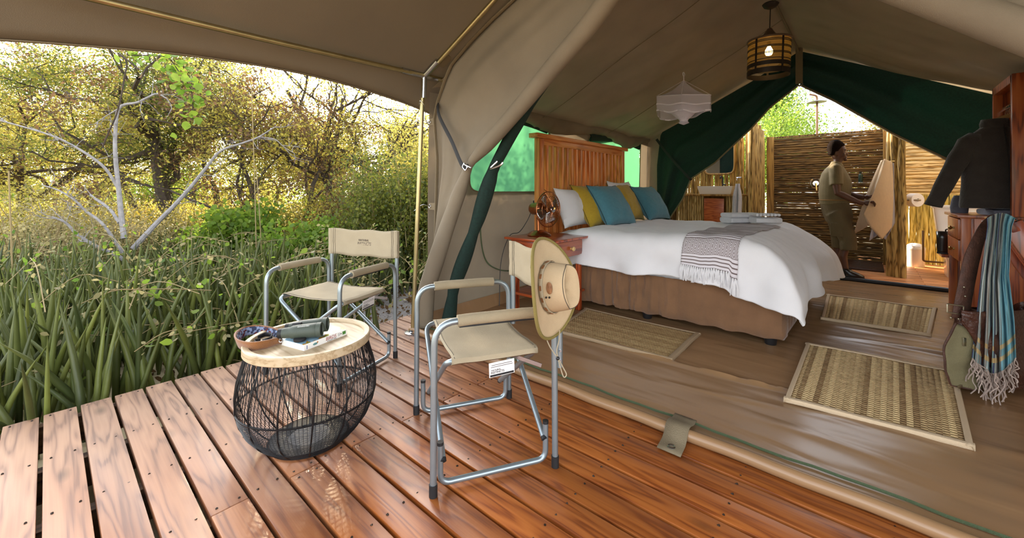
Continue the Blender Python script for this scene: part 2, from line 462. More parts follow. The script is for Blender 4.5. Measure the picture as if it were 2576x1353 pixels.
# ---------------------------------------------------------------- walls with windows
def rrect(y0, y1, z0, z1, r, n=40):
    pts = []
    cy, cz = (y0 + y1) / 2, (z0 + z1) / 2
    for i in range(n):
        a = 2 * pi * i / n + .001
        # superellipse-like rounded rectangle with soft top corners
        e = .36 if sin(a) > 0 else .2
        c, s = cos(a), sin(a)
        pts.append((cy + (y1 - y0) / 2 * math.copysign(abs(c) ** e, c), cz + (z1 - z0) / 2 * math.copysign(abs(s) ** e, s)))
    return pts
def boxloop(loop, y0, y1, z0, z1):
    cy = sum(p[0] for p in loop) / len(loop); cz = sum(p[1] for p in loop) / len(loop); out = []
    for y, z in loop:
        dy, dz = y - cy, z - cz
        t = min([(b / d) for b, d in (((y1 - cy) if dy > 0 else (y0 - cy), dy), ((z1 - cz) if dz > 0 else (z0 - cz), dz)) if abs(d) > 1e-6])
        out.append((cy + dy * t, cz + dz * t))
    return out
WX = -2.7
def wallx(y, z): return WX + .02 * sm(1.2, 2.0, z) + .012 * nz(y * 2.5, z * 1.4, 2) + .006 * nz(y * 7, z * 5, 9)
EV = 1.955
wl = MB()
loops = [rrect(2.5, 3.72, 1.10, 1.86, .1), rrect(4.55, 6.16, 1.10, 1.90, .1)]
def wpt(y, z): return (wallx(y, z), y, z)
for loop, (a, b) in zip(loops, ((2.05, 4.15), (4.15, 6.43))):
    z0 = 1.02; cy = sum(p[0] for p in loop) / len(loop); cz = sum(p[1] for p in loop) / len(loop)
    for q in ((a, z0), (b, z0), (a, EV), (b, EV)):          # spokes that run exactly into the corners of the section
        i = min(range(len(loop)), key=lambda i: abs(atan2(loop[i][1] - cz, loop[i][0] - cy) - atan2(q[1] - cz, q[0] - cy)))
        k = ((loop[i][0] - cy) ** 2 + (loop[i][1] - cz) ** 2) ** .5; an = atan2(q[1] - cz, q[0] - cy)
        loop[i] = (cy + k * cos(an), cz + k * sin(an))
    big = boxloop(loop, a, b, z0, EV)
    wl.rings([[wpt(y0 + (y1 - y0) * t, q0 + (q1 - q0) * t) for (y0, q0), (y1, q1) in zip(loop, big)] for t in (0, .3, .65, 1)], caps=False)
wl.grid(90, 16, lambda u, v: wpt(2.05 + 4.38 * u, 1.02 * v))
wl.grid(60, 3, lambda u, v: (WX - .012, 2.05 + 4.38 * u, EV - .06 + .12 * v))
wallL = struct(wl.build('wall_left', CANVAS), 'grey-brown canvas side wall of the tent behind the bed')
MB().grid(80, 4, lambda u, v: (WX + .03 * (1 - v) + .012 + .008 * nz(u * 14, v * 3), 2.0 + 4.42 * u, .005 + .12 * v)).build('floor_upstand', PVC, wallL)
MB().tube(spline([(WX + .025, 2.66, 1.06), (WX + .03, 2.62, .75), (WX + .03, 2.68, .48), (WX + .03, 2.85, .36), (WX + .03, 3.1, .31), (WX + .03, 3.5, .30)], 8), .006, 6).build('panel_zip', ZIP, wallL)
for i, loop in enumerate(loops):
    w = struct(emp('window_%d' % (i + 1)), 'bright green shade net window in the canvas side wall' + (', by the fan' if i == 0 else ', beyond the headboard'))
    y0, y1 = min(p[0] for p in loop), max(p[0] for p in loop)
    cy = (y0 + y1) / 2
    pn = MB()
    pn.grid(30, 14, lambda u, v: (WX - .015 + .012 * nz(u * 5, v * 4, i), y0 - .03 + (y1 - y0 + .06) * u, 1.08 + .84 * v))
    pn.build('pane', NETW, w)
    MB().tube([(wallx(y, z) + .004, y, z) for y, z in loop], .007, 6, closed=True).build('frame', HEM, w)
    # dark net band along the window top, put in for the valance's shade
    MB().tube([(WX + .02, y0 + .05 + (y1 - y0 - .1) * k / 12, 1.80 + .05 * sin(pi * k / 12)) for k in range(13)], .055, 8, flat=.35, up=(1, 0, 0)).build('dark_net_tube', NETD, w)
# scalloped canvas blind bunched under the eave
vl = MB()
def vfn(u, v):
    y = 3.05 + 3.3 * u
    low = 1.80 + .06 * cos(2 * pi * (u * 2.0 + .0)) - .02 * sin(u * 17)
    z = EV + .02 - (EV + .02 - low) * v
    return (WX + .035 + .05 * sin(pi * v) + .018 * sin(u * 70 + 2 * v) * v + .01 * nz(u * 20, v * 3), y, z)
vl.grid(110, 8, vfn)
vl.build('window_blind', CANVAS, wallL, solid=.006)

wallR = struct(MB().grid(30, 12, lambda u, v: (1.40 + .015 * nz(u * 6, v * 3), 2.05 + 4.38 * u, 1.93 * v)).build('wall_right', CANVAS_IN), 'canvas side wall behind the wardrobe')
# back wall: canvas strips either side of the doorway
bw = MB()
bw.grid(8, 14, lambda u, v: (-2.72 + .36 * u, 6.43 + .02 * nz(u * 5, v * 4), 2.05 * v))
bw.grid(8, 14, lambda u, v: (1.05 + .36 * u, 6.43, 2.05 * v))
wallB = struct(bw.build('wall_back', CANVAS), 'canvas back wall strips of the tent beside the net doorway')
MB().tube([(-2.40, 6.40, .02), (-2.41, 6.40, 1.0), (-2.40, 6.40, 2.0)], .010, 6).build('seam', HEM, wallB)

# ---------------------------------------------------------------- green net door flaps of the back doorway
def resample(pts, n):
    pts = [Vector((*p, 0)) for p in pts]; L = [0]
    for a, b in zip(pts, pts[1:]): L.append(L[-1] + (b - a).length)
    out = []
    for i in range(n):
        s = L[-1] * i / (n - 1); k = 0
        while k < len(L) - 2 and L[k + 1] < s: k += 1
        t = (s - L[k]) / max(1e-6, L[k + 1] - L[k]); out.append(pts[k].lerp(pts[k + 1], t))
    return out
def flap(outer, inner, Y, nu=60, nv=24, amp=.03, freq=5, seed=0, bulge=0.0):
    A, B = resample(outer, nu), resample(inner, nu)
    m = MB()
    def fn(u, v):
        i = min(nu - 1, int(round(u * (nu - 1)))); p = A[i].lerp(B[i], v)
        d = amp * sin(freq * pi * v + 2.2 * nz(u * 2.2, v, seed) * 2) * sin(pi * min(1, v * 1.1)) ** .6 + .025 * nz(u * 4, v * 5, seed + 3) - bulge * sin(pi * v)
        return (p.x, Y + d, p.y)
    m.grid(nu, nv, fn)
    return m, A, B
nl, A, B = flap([(-.66, 2.90), (-1.2, 2.60), (-2.44, 2.02), (-2.50, 1.5), (-2.5, .8), (-2.52, .02)],
                [(-.655, 2.47), (-.965, 2.231), (-1.199, 1.96), (-1.656, 1.513), (-1.988, 1.288), (-2.104, .986), (-2.284, .705), (-2.42, .3), (-2.47, .02)], 6.36, amp=.035, freq=4, seed=1)
netL = tag(nl.build('net_door_flap', NETD), 'dark green net door flap tied back beside the pillows', 'tent flap', 'net flaps of the back doorway')
MB().tube([(p.x, 6.355, p.y) for p in B], .011, 6).build('edge_binding', HEM, netL)
MB().tube(spline([(-2.49, 6.31, 1.92), (-2.30, 6.30, 1.66), (-2.02, 6.29, 1.33), (-1.97, 6.33, 1.27)], 6), .022, 6, flat=.2, up=(0, 1, 0)).build('tie_strap', BLACK, netL)
nr, A, B = flap([(-.64, 2.90), (.0, 2.585), (.985, 2.09), (1.36, 1.90), (1.37, 1.2), (1.37, .02)],
                [(-.645, 2.47), (-.296, 2.215), (.241, 1.75), (.672, 1.433), (1.0, 1.16), (1.2, .8), (1.33, .02)], 6.36, amp=.05, freq=3, seed=5)
netR = tag(nr.build('net_door_flap', NETD), 'large dark green net door flap swept across above the jacket', 'tent flap', 'net flaps of the back doorway')
MB().tube([(p.x, 6.355, p.y) for p in B], .014, 6).build('edge_binding', HEM, netR)
seam = MB().box((-.645, 6.285, 2.70), (.075, .012, .46)).build('centre_tape', HEM, netR)
MB().tube(spline([(-.67, 6.32, 2.46), (-.64, 6.31, 2.45), (-.61, 6.32, 2.47)], 4), .012, 6).build('tie_clip', STEEL, netR)
# low black sill of the back doorway
struct(MB().tube([(-2.5 + .2 * i, 6.44, .03) for i in range(20)], .03, 8).build('trim_1', BLACKP), 'black threshold roll of the back doorway')

# ---------------------------------------------------------------- front door flaps, rolled and tied
YF = 2.05
OUT = [(-.66, 2.88), (-1.2, 2.63), (-1.747, 2.38), (-1.947, 2.303), (-2.167, 2.204), (-2.388, 2.074), (-2.458, 1.98), (-2.556, 1.808), (-2.591, 1.686), (-2.556, 1.366), (-2.571, 1.05), (-2.581, .733), (-2.657, .115), (-2.68, .02)]
INN = [(-.66, 2.45), (-1.021, 2.156), (-1.155, 2.028), (-1.37, 1.869), (-1.613, 1.676), (-1.854, 1.493), (-2.125, 1.301), (-2.21, 1.143), (-2.388, .809), (-2.631, .313), (-2.66, .02)]
m, A, B = flap(OUT, [(p[0] - .05, p[1] + .03) for p in INN], YF, nu=90, nv=30, amp=.012, freq=2.2, seed=2, bulge=.02)
# tuck toward the tie point so that the cloth gathers
tie = Vector((-2.13, YF, 1.29))
m.v = [(x, y - .05 * exp(-((x - tie.x) ** 2 + (z - tie.z) ** 2) / .02) - .03 * exp(-((z - 1.29 - .9 * (x - tie.x)) / .035) ** 2) * sm(-2.6, -2.2, x) * (1 - sm(-2.15, -2.0, x)), z) for x, y, z in m.v]
fL = tag(m.build('door_flap', CANVAS, solid=.006), 'grey-brown canvas door flap rolled and strapped back beside the brass pole', 'tent flap', 'front door flaps')
BB = resample(INN, 60)
rr = []
tl = []
for i, p in enumerate(BB):
    tdist = sqrt((p.x - tie.x) ** 2 + (p.y - tie.z) ** 2)
    rr.append(.030 + .022 * sm(0, .25, tdist) + (.015 * sm(.2, .9, tdist) if p.y < 1.25 else .006 * sm(.3, 1.2, tdist)))
    tl.append((p.x - .03, YF - .045, p.y + .01))
MB().tube(tl, rr, 14).build('rolled_edge', CANVAS, fL)
MB().tube([(p.x, YF - .02, p.y) for p in A], .014, 6, flat=.5).build('hem', HEM, fL)
MB().tube(spline([(-2.555, 2.03, 1.80), (-2.47, 1.985, 1.68), (-2.30, 1.96, 1.48), (-2.16, 1.935, 1.30), (-2.10, 1.94, 1.285)], 8), .017, 8, flat=.18, up=(0, 1, 0)).build('tie_strap', BLACK, fL)
bk = MB()
bk.tube(fillet([(-2.13, 1.93, 1.31), (-2.09, 1.925, 1.28), (-2.11, 1.925, 1.255), (-2.15, 1.93, 1.285), (-2.13, 1.93, 1.31)], .01), .005, 6)
bk.tube([(-2.12, 1.92, 1.30), (-2.06, 1.93, 1.275)], .006, 6)
bk.build('buckle', STEEL, fL)
for i, (z, xx) in enumerate(((1.665, -2.6), (.99, -2.6))):
    lp = MB().box((xx - .02, 2.03, z), (.075, .006, .055)).build('lacing_tab', HEM, fL)
    MB().tube([(xx - .045 + .012 * cos(a), 2.024, z + .012 * sin(a)) for a in [2 * pi * k / 12 for k in range(12)]], .003, 5, closed=True).build('eyelet', STEEL, lp)
    MB().tube(spline([(xx - .045, 2.02, z), (xx - .08, 1.98, z + .012), (xx - .12, 1.93, z - .006 - .03 * i)], 5), .003, 5).build('lacing_cord', STEEL, lp)
MB().box((-2.39, 1.97, 2.09), (.11, .09, .006), Euler((0, -.6, .3)).to_matrix()).build('rafter_loop', HEM, fL)
# green net door rolled just behind the canvas flap
NP = [(-.78, 2.47), (-1.17, 2.17), (-1.48, 1.92), (-1.70, 1.70), (-1.88, 1.48), (-2.03, 1.28), (-2.10, 1.12), (-2.19, .90), (-2.31, .66), (-2.47, .34), (-2.54, .03)]
NN = resample(NP, 50)
ng = tag(MB().tube([(p.x - .01, YF + .085, p.y) for p in NN], [.045 + .02 * abs(sin(i * .35)) * (1 if p.y < 1.2 else .2) for i, p in enumerate(NN)], 12, flat=.8).build('dark_net_tube', NETD), 'dark green net screen rolled up behind the canvas door flap', 'tent flap')
MB().tube(spline([(-1.93, 2.06, 1.32), (-1.98, 2.04, 1.27), (-1.90, 2.05, 1.29), (-1.88, 2.06, 1.31)], 5), .008, 6).build('tie_clip', STEEL, ng)
# right flap
OUTR = [(-.64, 2.88), (0, 2.57), (.7, 2.22), (1.25, 1.95), (1.33, 1.6), (1.35, .8), (1.36, .02)]
INR = [(-.64, 2.45), (.027, 1.834), (.303, 1.602), (.6, 1.36), (.95, 1.06), (1.1, .7), (1.3, .02)]
m, A, B = flap(OUTR, [(p[0] + .04, p[1] + .04) for p in INR], YF, nu=70, nv=20, amp=.015, freq=2, seed=8)
fR = tag(m.build('door_flap', CANVAS, solid=.006), 'pale canvas door flap rolled back at the upper corner above the wardrobe', 'tent flap', 'front door flaps')
MB().tube([(p.x + .035, YF - .045, p.y + .035) for p in resample(INR, 40)], .06, 14).build('rolled_edge', CANVAS, fR)

# ---------------------------------------------------------------- fly sheet and tent frame
fy = MB()
def edge_x(y):
    q = ((y - 1.05 + 1.25) % 2.5) - 1.25
    return -2.745 - .12 * (q / 1.2) ** 2
def flyfn(u, v):
    y = -.22 + 7.2 * v
    if u < .5:
        xe = edge_x(y); x = xe + (RX - xe) * (u / .5)
    else:
        xe = 2 * RX - edge_x(y); x = RX + (xe - RX) * ((u - .5) / .5)
    q = abs(x - RX)
    z = 3.035 - .532 * q if q < 1.9 else 3.035 - .532 * 1.9 - .8 * (q - 1.9)
    z -= .03 * sin(pi * min(1, q / 1.9)) * (.6 + .4 * sin(y * 1.3)) + .006 * nz(x * 2, y * 2)
    return (x, y, z)
fy.grid(81, 120, flyfn)
fly = tag(fy.build('fly_sheet', FLYM, solid=.004), 'broad grey-brown canvas fly sheet shading the deck, with a curved edge', 'canopy')
MB().tube([flyfn(0, v / 90) for v in range(91)], .013, 6, flat=.4).build('hem', HEM, fly)
MB().tube([flyfn(1, v / 90) for v in range(91)], .013, 6, flat=.4).build('hem', HEM, fly)

fr = thing('tent_frame', 'brass-coloured tubular tent frame with corner pole at the deck edge', 'frame', (-2.677, 1.884, 0))
def fpart(name, pts, r, m=BRASS, n=12):
    o = MB().tube([(p[0] + 2.677, p[1] - 1.884, p[2]) for p in pts], r, n).build(name, m, fr); return o
fpart('corner_pole', [(-2.677, 1.884, 0), (-2.56, 1.90, 1.98)], .0165)
fpart('corner_pole', [(1.29, 1.884, 0), (1.25, 1.90, 1.98)], .0165)
fpart('eave_pole', [(-2.55, 2.4, 2.0), (-2.55, 1.9, 1.997), (-2.55, .77, 1.967), (-2.55, -.2, 1.952)], .0165)
fpart('eave_pole', [(1.25, 2.4, 2.0), (1.25, -.2, 1.952)], .0165)
fpart('rafter', [(-2.55, 1.92, 2.0), (RX, 1.93, 2.955)], .0165)
fpart('rafter', [(1.25, 1.92, 2.0), (RX, 1.93, 2.955)], .0165)
fpart('ridge_pole', [(RX, -.2, 2.965), (RX, 6.9, 2.965)], .0165)
jn = MB()
o0 = Vector((2.677, -1.884, 0)); J = Vector((-2.555, 1.905, 1.995))
for q in ((-.006, -.002, -.17), (0, -.2, 0), (.16, 0, .082), (0, .12, 0)):
    jn.tube([J + o0, J + o0 + Vector(q)], .021, 12)
jn.build('corner_joint', STEEL, fr)
MB().lathe([(0, 0), (.062, 0), (.062, .008), (.03, .012), (.024, .03), (0, .03)], 20, (0, 0, .002)).build('foot_plate', STEEL, fr)
MB().tube([Vector((-2.66 + .03 * cos(t), 1.89 + .03 * sin(t), .01 + .02 * t / 6)) + o0 for t in [i * .5 for i in range(18)]], .006, 6).build('guy_chain', mat('dark_iron', srgb(60, 58, 56), .5, .8), fr)
MB().tube(spline([Vector(p) + o0 for p in ((-2.60, 1.89, 1.78), (-2.56, 1.87, 1.80), (-2.53, 1.88, 1.77), (-2.56, 1.91, 1.72))], 5), .003, 5).build('wire_tie', STEEL, fr)
# ================================================================ VEGETATION
RV = random.Random(21); NR = np.random.default_rng(5)
def leafmat(name, c, tc, t=.5, isl=.35):
    return mat(name, srgb(*c), .55, trans=t, tcol=tuple(srgb(*tc)[:3]), island=isl, spec=.3)
def leafmat2(name, c1, c2, t=.5):
    """leaf colour drawn per leaf between two colours, also for the light that shines through"""
    if name in MATS: return MATS[name]
    m = bpy.data.materials.new(name); m.use_nodes = True; n = m.node_tree; L = n.links; b = n.nodes['Principled BSDF']
    b.inputs['Roughness'].default_value = .5; b.inputs['Specular IOR Level'].default_value = .35
    g = n.nodes.new('ShaderNodeNewGeometry'); rp = n.nodes.new('ShaderNodeValToRGB')
    rp.color_ramp.elements[0].color = srgb(*c1); rp.color_ramp.elements[1].color = srgb(*c2)
    L.new(g.outputs['Random Per Island'], rp.inputs[0]); L.new(rp.outputs[0], b.inputs['Base Color'])
    t_ = n.nodes.new('ShaderNodeBsdfTranslucent'); hs = n.nodes.new('ShaderNodeHueSaturation'); hs.inputs['Value'].default_value = 1.95; hs.inputs['Saturation'].default_value = 1.0
    L.new(rp.outputs[0], hs.inputs['Color']); L.new(hs.outputs[0], t_.inputs['Color'])
    mx = n.nodes.new('ShaderNodeMixShader'); mx.inputs[0].default_value = t
    L.new(b.outputs[0], mx.inputs[1]); L.new(t_.outputs[0], mx.inputs[2]); L.new(mx.outputs[0], n.nodes['Material Output'].inputs['Surface'])
    MATS[name] = m; return m
LF_Y = leafmat2('leaf_yellow_green', (98, 98, 46), (176, 164, 76))
LF_G = leafmat2('leaf_green', (58, 72, 32), (120, 122, 48))
LF_B = leafmat2('leaf_brown', (78, 60, 40), (118, 90, 58), .35)
LF_T = leafmat2('leaf_dry_tan', (112, 106, 70), (166, 154, 108), .35)
LF_L = leafmat2('leaf_lime', (78, 108, 34), (120, 138, 50))
BARK = mat('bark_dark', srgb(66, 55, 45), .9, var=.4, vscale=14, bump=.8, bscale=30)
BARKG = mat('bark_grey', srgb(140, 136, 136), .8, var=.25, vscale=18, bump=.5, bscale=40)
TWIG = mat('twig_tan', srgb(140, 122, 84), .8)

def leaf_mesh(name, centers, size, m, aspect=.5, droop=0.0, up=.3, fine=False):
    """one small pointed leaf per centre; fine leaves get a rounded six-sided outline"""
    C = np.asarray(centers, float); N = len(C)
    s = size * NR.uniform(.6, 1.35, (N, 1))
    a = NR.normal(size=(N, 3)); a[:, 2] -= droop; a /= np.linalg.norm(a, axis=1, keepdims=True)
    b = NR.normal(size=(N, 3)); b[:, 2] *= (1 - up); b -= a * (a * b).sum(1, keepdims=True); b /= np.linalg.norm(b, axis=1, keepdims=True)
    nrm = np.cross(a, b)
    if fine: prof = ((-.5, 0, 0), (-.28, .42, .05), (.08, .5, .06), (.5, 0, -.10), (.08, -.5, .06), (-.28, -.42, .05))
    else: prof = ((-.5, 0, 0), (0, .5, .06), (.5, 0, -.08), (0, -.5, .06))
    K = len(prof); V = np.empty((N, K, 3))
    for k, (la, lb_, ln) in enumerate(prof): V[:, k] = C + a * s * la + b * s * aspect * lb_ + nrm * s * ln
    me = bpy.data.meshes.new(name)
    me.vertices.add(N * K); me.vertices.foreach_set('co', V.ravel())
    me.loops.add(N * K); me.loops.foreach_set('vertex_index', np.arange(N * K, dtype=np.int32))
    me.polygons.add(N); me.polygons.foreach_set('loop_start', np.arange(0, N * K, K, dtype=np.int32)); me.polygons.foreach_set('loop_total', np.full(N, K, np.int32))
    me.materials.append(m); me.update(); me.validate()
    return me
def skeleton(base, h, spread, rnd, levels=4, kids=4, r0=.09, lean=(0, 0), stems=1, up=.25):
    """branching wood: list of (points, radii) and the twig tips"""
    segs, tips = [], []
    def grow(p, d, L, r, lev):
        pts, rs = [p.copy()], [r]; n = 5 if lev < 2 else 4
        for i in range(n):
            w = .22 if lev == 0 else .42
            d = (d + Vector((rnd.gauss(0, w), rnd.gauss(0, w), rnd.gauss(0, w) * .6 + up * (.25 if lev else .4)))).normalized()
            p = p + d * (L / n); pts.append(p.copy()); rs.append(r * (1 - .6 * (i + 1) / n))
        segs.append((pts, rs))
        if lev >= levels - 1:
            tips.append((pts, L)); return
        for k in range(kids + (lev == 0) * 2):
            t = rnd.uniform(.35 if lev == 0 else .2, 1); i = min(n - 1, int(t * n)); q = pts[i].lerp(pts[i + 1], t * n - i) if t < 1 else pts[-1]
            ax = Vector((rnd.gauss(0, 1), rnd.gauss(0, 1), rnd.gauss(0, .45) + .15))
            nd = (d * .5 + ax.normalized() * spread).normalized()
            grow(q, nd, L * rnd.uniform(.5, .72), rs[i] * .6, lev + 1)
    for s in range(stems):
        d0 = Vector((lean[0] + rnd.gauss(0, .12 + .25 * (stems > 1)), lean[1] + rnd.gauss(0, .12 + .25 * (stems > 1)), 1)).normalized()
        grow(Vector((rnd.gauss(0, .08), rnd.gauss(0, .08), 0)), d0, h * .55, r0, 0)
    return segs, tips
def tree(name, label, cat, u, d, h, seed, leaves, lsize=.056, lm=None, brown=0, group=None, clump=.16, z0=-.26, bark=None, thin=3, **kw):
    rnd = random.Random(seed); p = at(u, 478, d); p.z = z0
    o = thing(name, label, cat, p, 0, group)
    segs, tips = skeleton(p, h, kw.pop('spread', .9), rnd, **kw)
    tr = MB()
    for pts, rs in segs:
        tr.tube(pts, [max(.0035, r) for r in rs], 7 if rs[0] > .03 else 4, caps=False)
    tr.build('trunk', bark or BARK, o)
    C = []
    per = max(1, int(leaves * 1.7) // max(1, len(tips)))
    for pts, L in tips:
        for k in range(per):
            t = rnd.uniform(.1, 1.0) * (len(pts) - 1); i = min(len(pts) - 2, int(t)); q = pts[i].lerp(pts[i + 1], t - i)
            C.append((q.x + rnd.gauss(0, clump), q.y + rnd.gauss(0, clump), q.z + rnd.gauss(0, clump * .8)))
    f = obj('foliage', leaf_mesh('foliage', C, lsize, lm or LF_Y), o); f['kind'] = 'stuff'
    if brown:
        C = []
        for pts, L in rnd.sample(tips, max(1, len(tips) // 3)):
            q = pts[-1]
            for k in range(int(brown * 1.5) // max(1, len(tips) // 3)):
                C.append((q.x + rnd.gauss(0, .16), q.y + rnd.gauss(0, .16), q.z + rnd.gauss(0, .12)))
        f = obj('dry_foliage', leaf_mesh('dry_foliage', C, .062, LF_B), o); f['kind'] = 'stuff'
    return o
GT = 'bush trees beyond the deck'
tree('bush_tree', 'dark-trunked bushveld tree standing upright behind the grey bare branches', 'tree', 450, 8.2, 6.0, 11, 11000, lm=LF_G, brown=3600, group=GT, r0=.17)
tree('bush_tree', 'slanting-trunked yellow-leaved tree behind the grey bare branches', 'tree', 372, 10.5, 6.8, 12, 15300, lm=LF_Y, brown=1500, group=GT, lean=(-.35, -.25))
tree('bush_tree', 'several-stemmed yellowish tree against the bright sky near the brass pole', 'tree', 862, 8.8, 6.5, 13, 7140, lm=LF_Y, group=GT, stems=3, r0=.085, spread=.7)
tree('bush_tree', 'thin tree with dark upright trunk nearest the brass pole', 'tree', 945, 9.8, 6.0, 14, 8840, lm=LF_Y, group=GT, stems=2, r0=.08)
tree('bush_tree', 'yellow-leaved tree at the outer edge of the view', 'tree', 20, 9.2, 5.7, 15, 15300, lm=LF_Y, brown=2600, group=GT, stems=2)
tree('bush_tree', 'bushy olive tree between the outer tree and the bare branches', 'tree', 190, 11.5, 6.5, 16, 15300, lm=LF_Y, brown=3000, group=GT)
tree('bush_tree', 'broad olive tree with brown dry leaf clusters in the middle of the bush', 'tree', 590, 9.6, 6.5, 17, 14450, lm=LF_G, brown=4500, group=GT)
tree('bush_tree', 'tree hung with brown dry leaf clusters below the sun', 'tree', 705, 7.4, 4.9, 18, 8160, lm=LF_Y, brown=6500, group=GT, stems=2, r0=.06)
FAR = ((-160, 12, 5, 'beyond the outer edge of the view'), (80, 16, 5.2, 'behind the yellow tree at the outer edge'), (300, 17, 5.6, 'behind the slanting trunk'), (500, 16, 4.6, 'behind the dark upright trunk'), (690, 18, 4.6, 'below the sun'),
       (820, 17, 3.4, 'in the bright gap of sky'), (1010, 15, 4.2, 'behind the brass pole'), (1130, 13, 4.4, 'behind the edge of the canvas flap'))
for i, (u, d, h, w_) in enumerate(FAR):
    tree('bush_tree', 'hazy yellow-green tree in the far row ' + w_, 'tree', u, d, h * 1.35, 40 + i, 9500, lsize=.09, lm=LF_Y if i % 3 else LF_G, group='far row of bush trees', clump=.26, levels=4)
# low, leafy layer
def bush(name, label, u, d, zc, sx, sz, n, lsize, lm, seed, group=None, stems=14, sy=None, aspect=.6, cat='bush', bark=None):
    rnd = random.Random(seed); p = at(u, 478, d); p.z = -.26
    o = thing(name, label, cat, p, 0, group)
    w = MB(); C = []; sy = sy or sx; n = int(n * 1.5); lsize *= .8
    for k in range(stems):
        a = rnd.uniform(0, 2 * pi); rr = sqrt(rnd.random())
        e = Vector((sx * rr * cos(a), sy * rr * sin(a), (zc + sz * rnd.uniform(-.2, .95)) + .26))
        b0 = Vector((e.x * .25, e.y * .25, 0)); mid = b0.lerp(e, .5) + Vector((rnd.gauss(0, .08), rnd.gauss(0, .08), .08))
        pts = spline([b0, mid, e], 5); w.tube(pts, [.010 * (1 - .75 * i / (len(pts) - 1)) for i in range(len(pts))], 4, caps=False)
        for j in range(n // stems):
            t = rnd.random() ** .6; q = pts[int(t * (len(pts) - 1))]
            C.append((q.x + rnd.gauss(0, sx * .22), q.y + rnd.gauss(0, sy * .22), q.z + rnd.gauss(0, sz * .2)))
    w.build('stems', bark or TWIG, o)
    f = obj('foliage', leaf_mesh('foliage', C, lsize, lm, aspect, fine=d < 7), o); f['kind'] = 'stuff'
    return o
bush('leafy_bush', 'dense dark green bush behind the brass pole and tent flap', 985, 6.0, .75, .75, 1.0, 15000, .055, LF_G, 61, stems=60)
bush('leafy_bush', 'tall yellow-green bush between the brass pole and the tent wall', 1075, 6.6, .95, .7, 1.15, 10000, .06, LF_Y, 62, stems=40)
bush('leafy_bush', 'low glossy lime-green bush with round leaves behind the far camp chair', 600, 6.4, .45, .62, .5, 3600, .085, LF_L, 63, stems=26, aspect=.9)
bush('leafy_bush', 'small lime-green creeper bush just behind the far camp chair', 770, 5.6, .35, .45, .4, 2200, .075, LF_L, 64, stems=18, aspect=.9)
bush('dry_bush', 'wispy pale dry bush at the outer edge of the snake plants', 60, 5.2, .5, 1.1, .7, 4600, .040, LF_T, 65, stems=60)
bush('dry_bush', 'wispy tan dry bush around the foot of the bare grey branches', 290, 5.9, .45, 1.0, .55, 4600, .040, LF_T, 66, stems=60)
bush('dry_bush', 'yellowing dry bush beyond the bare grey branches', 160, 7.2, .65, 1.2, .75, 9000, .05, LF_Y, 67, stems=50)
bush('dry_bush', 'olive scrub bush in the middle distance behind the lime bush', 510, 8.2, .5, 1.1, .55, 8000, .05, LF_Y, 68, stems=50)
bush('dry_bush', 'olive scrub bush in the middle distance behind the far camp chair', 800, 7.6, .6, 1.0, .65, 8500, .05, LF_Y, 69, stems=50)
bush('dry_bush', 'orange-tinted scrub bush left of the dense dark green bush', 900, 7.4, .8, .7, .8, 5000, .055, LF_B, 70, stems=40)
# bushes outside the netted window and tent side, and around the unseen sides
for i, (x, y, h) in enumerate(((-5.2, 4.6, 1.7), (-5.6, 6.4, 1.9), (-4.8, 8.2, 1.6))):
    o = bush('leafy_bush', 'green bush outside the tent side wall, ' + ('behind the window by the fan', 'behind the headboard', 'behind the far window')[i], 600, 6, .6, .8, .9 + .1 * i, 5000, .07, LF_G, 80 + i, group='bushes outside the tent window', stems=30)
    o.location = (x, y, -.26)
# yellow-green acacia beyond the shower wall
for i, (x, y, h, n) in enumerate(((-1.8, 13.4, 5.4, 42000), (1.6, 13.2, 5.4, 42000), (-4.6, 14.5, 5.6, 16000), (4.8, 14.0, 5.4, 14000))):
    o = tree('acacia_tree', ('feathery yellow-green acacia tree above the shower screen' if i == 0 else 'feathery yellow-green acacia tree rising behind the vertical pole partition' if i == 1 else 'acacia tree beyond the bathroom, behind the basin nook' if i == 2 else 'acacia tree beyond the bathroom, behind the toilet wall'), 'tree', 500, 8, h, 90 + i, n, lsize=.062, lm=LF_Y if i % 2 else LF_L, group='acacia trees beyond the bathroom', spread=1.1, clump=.30, kids=5)
    o.location = (x, y, -.26)

for i in range(13):
    o = bush('scrub_bush', 'sunlit yellow-green scrub bush on the horizon under the far trees', -520 + 150 * i, 19 + 3 * (i % 3), 1.1, 2.0, 1.5, 2600, .22, LF_Y if i % 3 else LF_L, 300 + i, group='scrub on the horizon', stems=26)
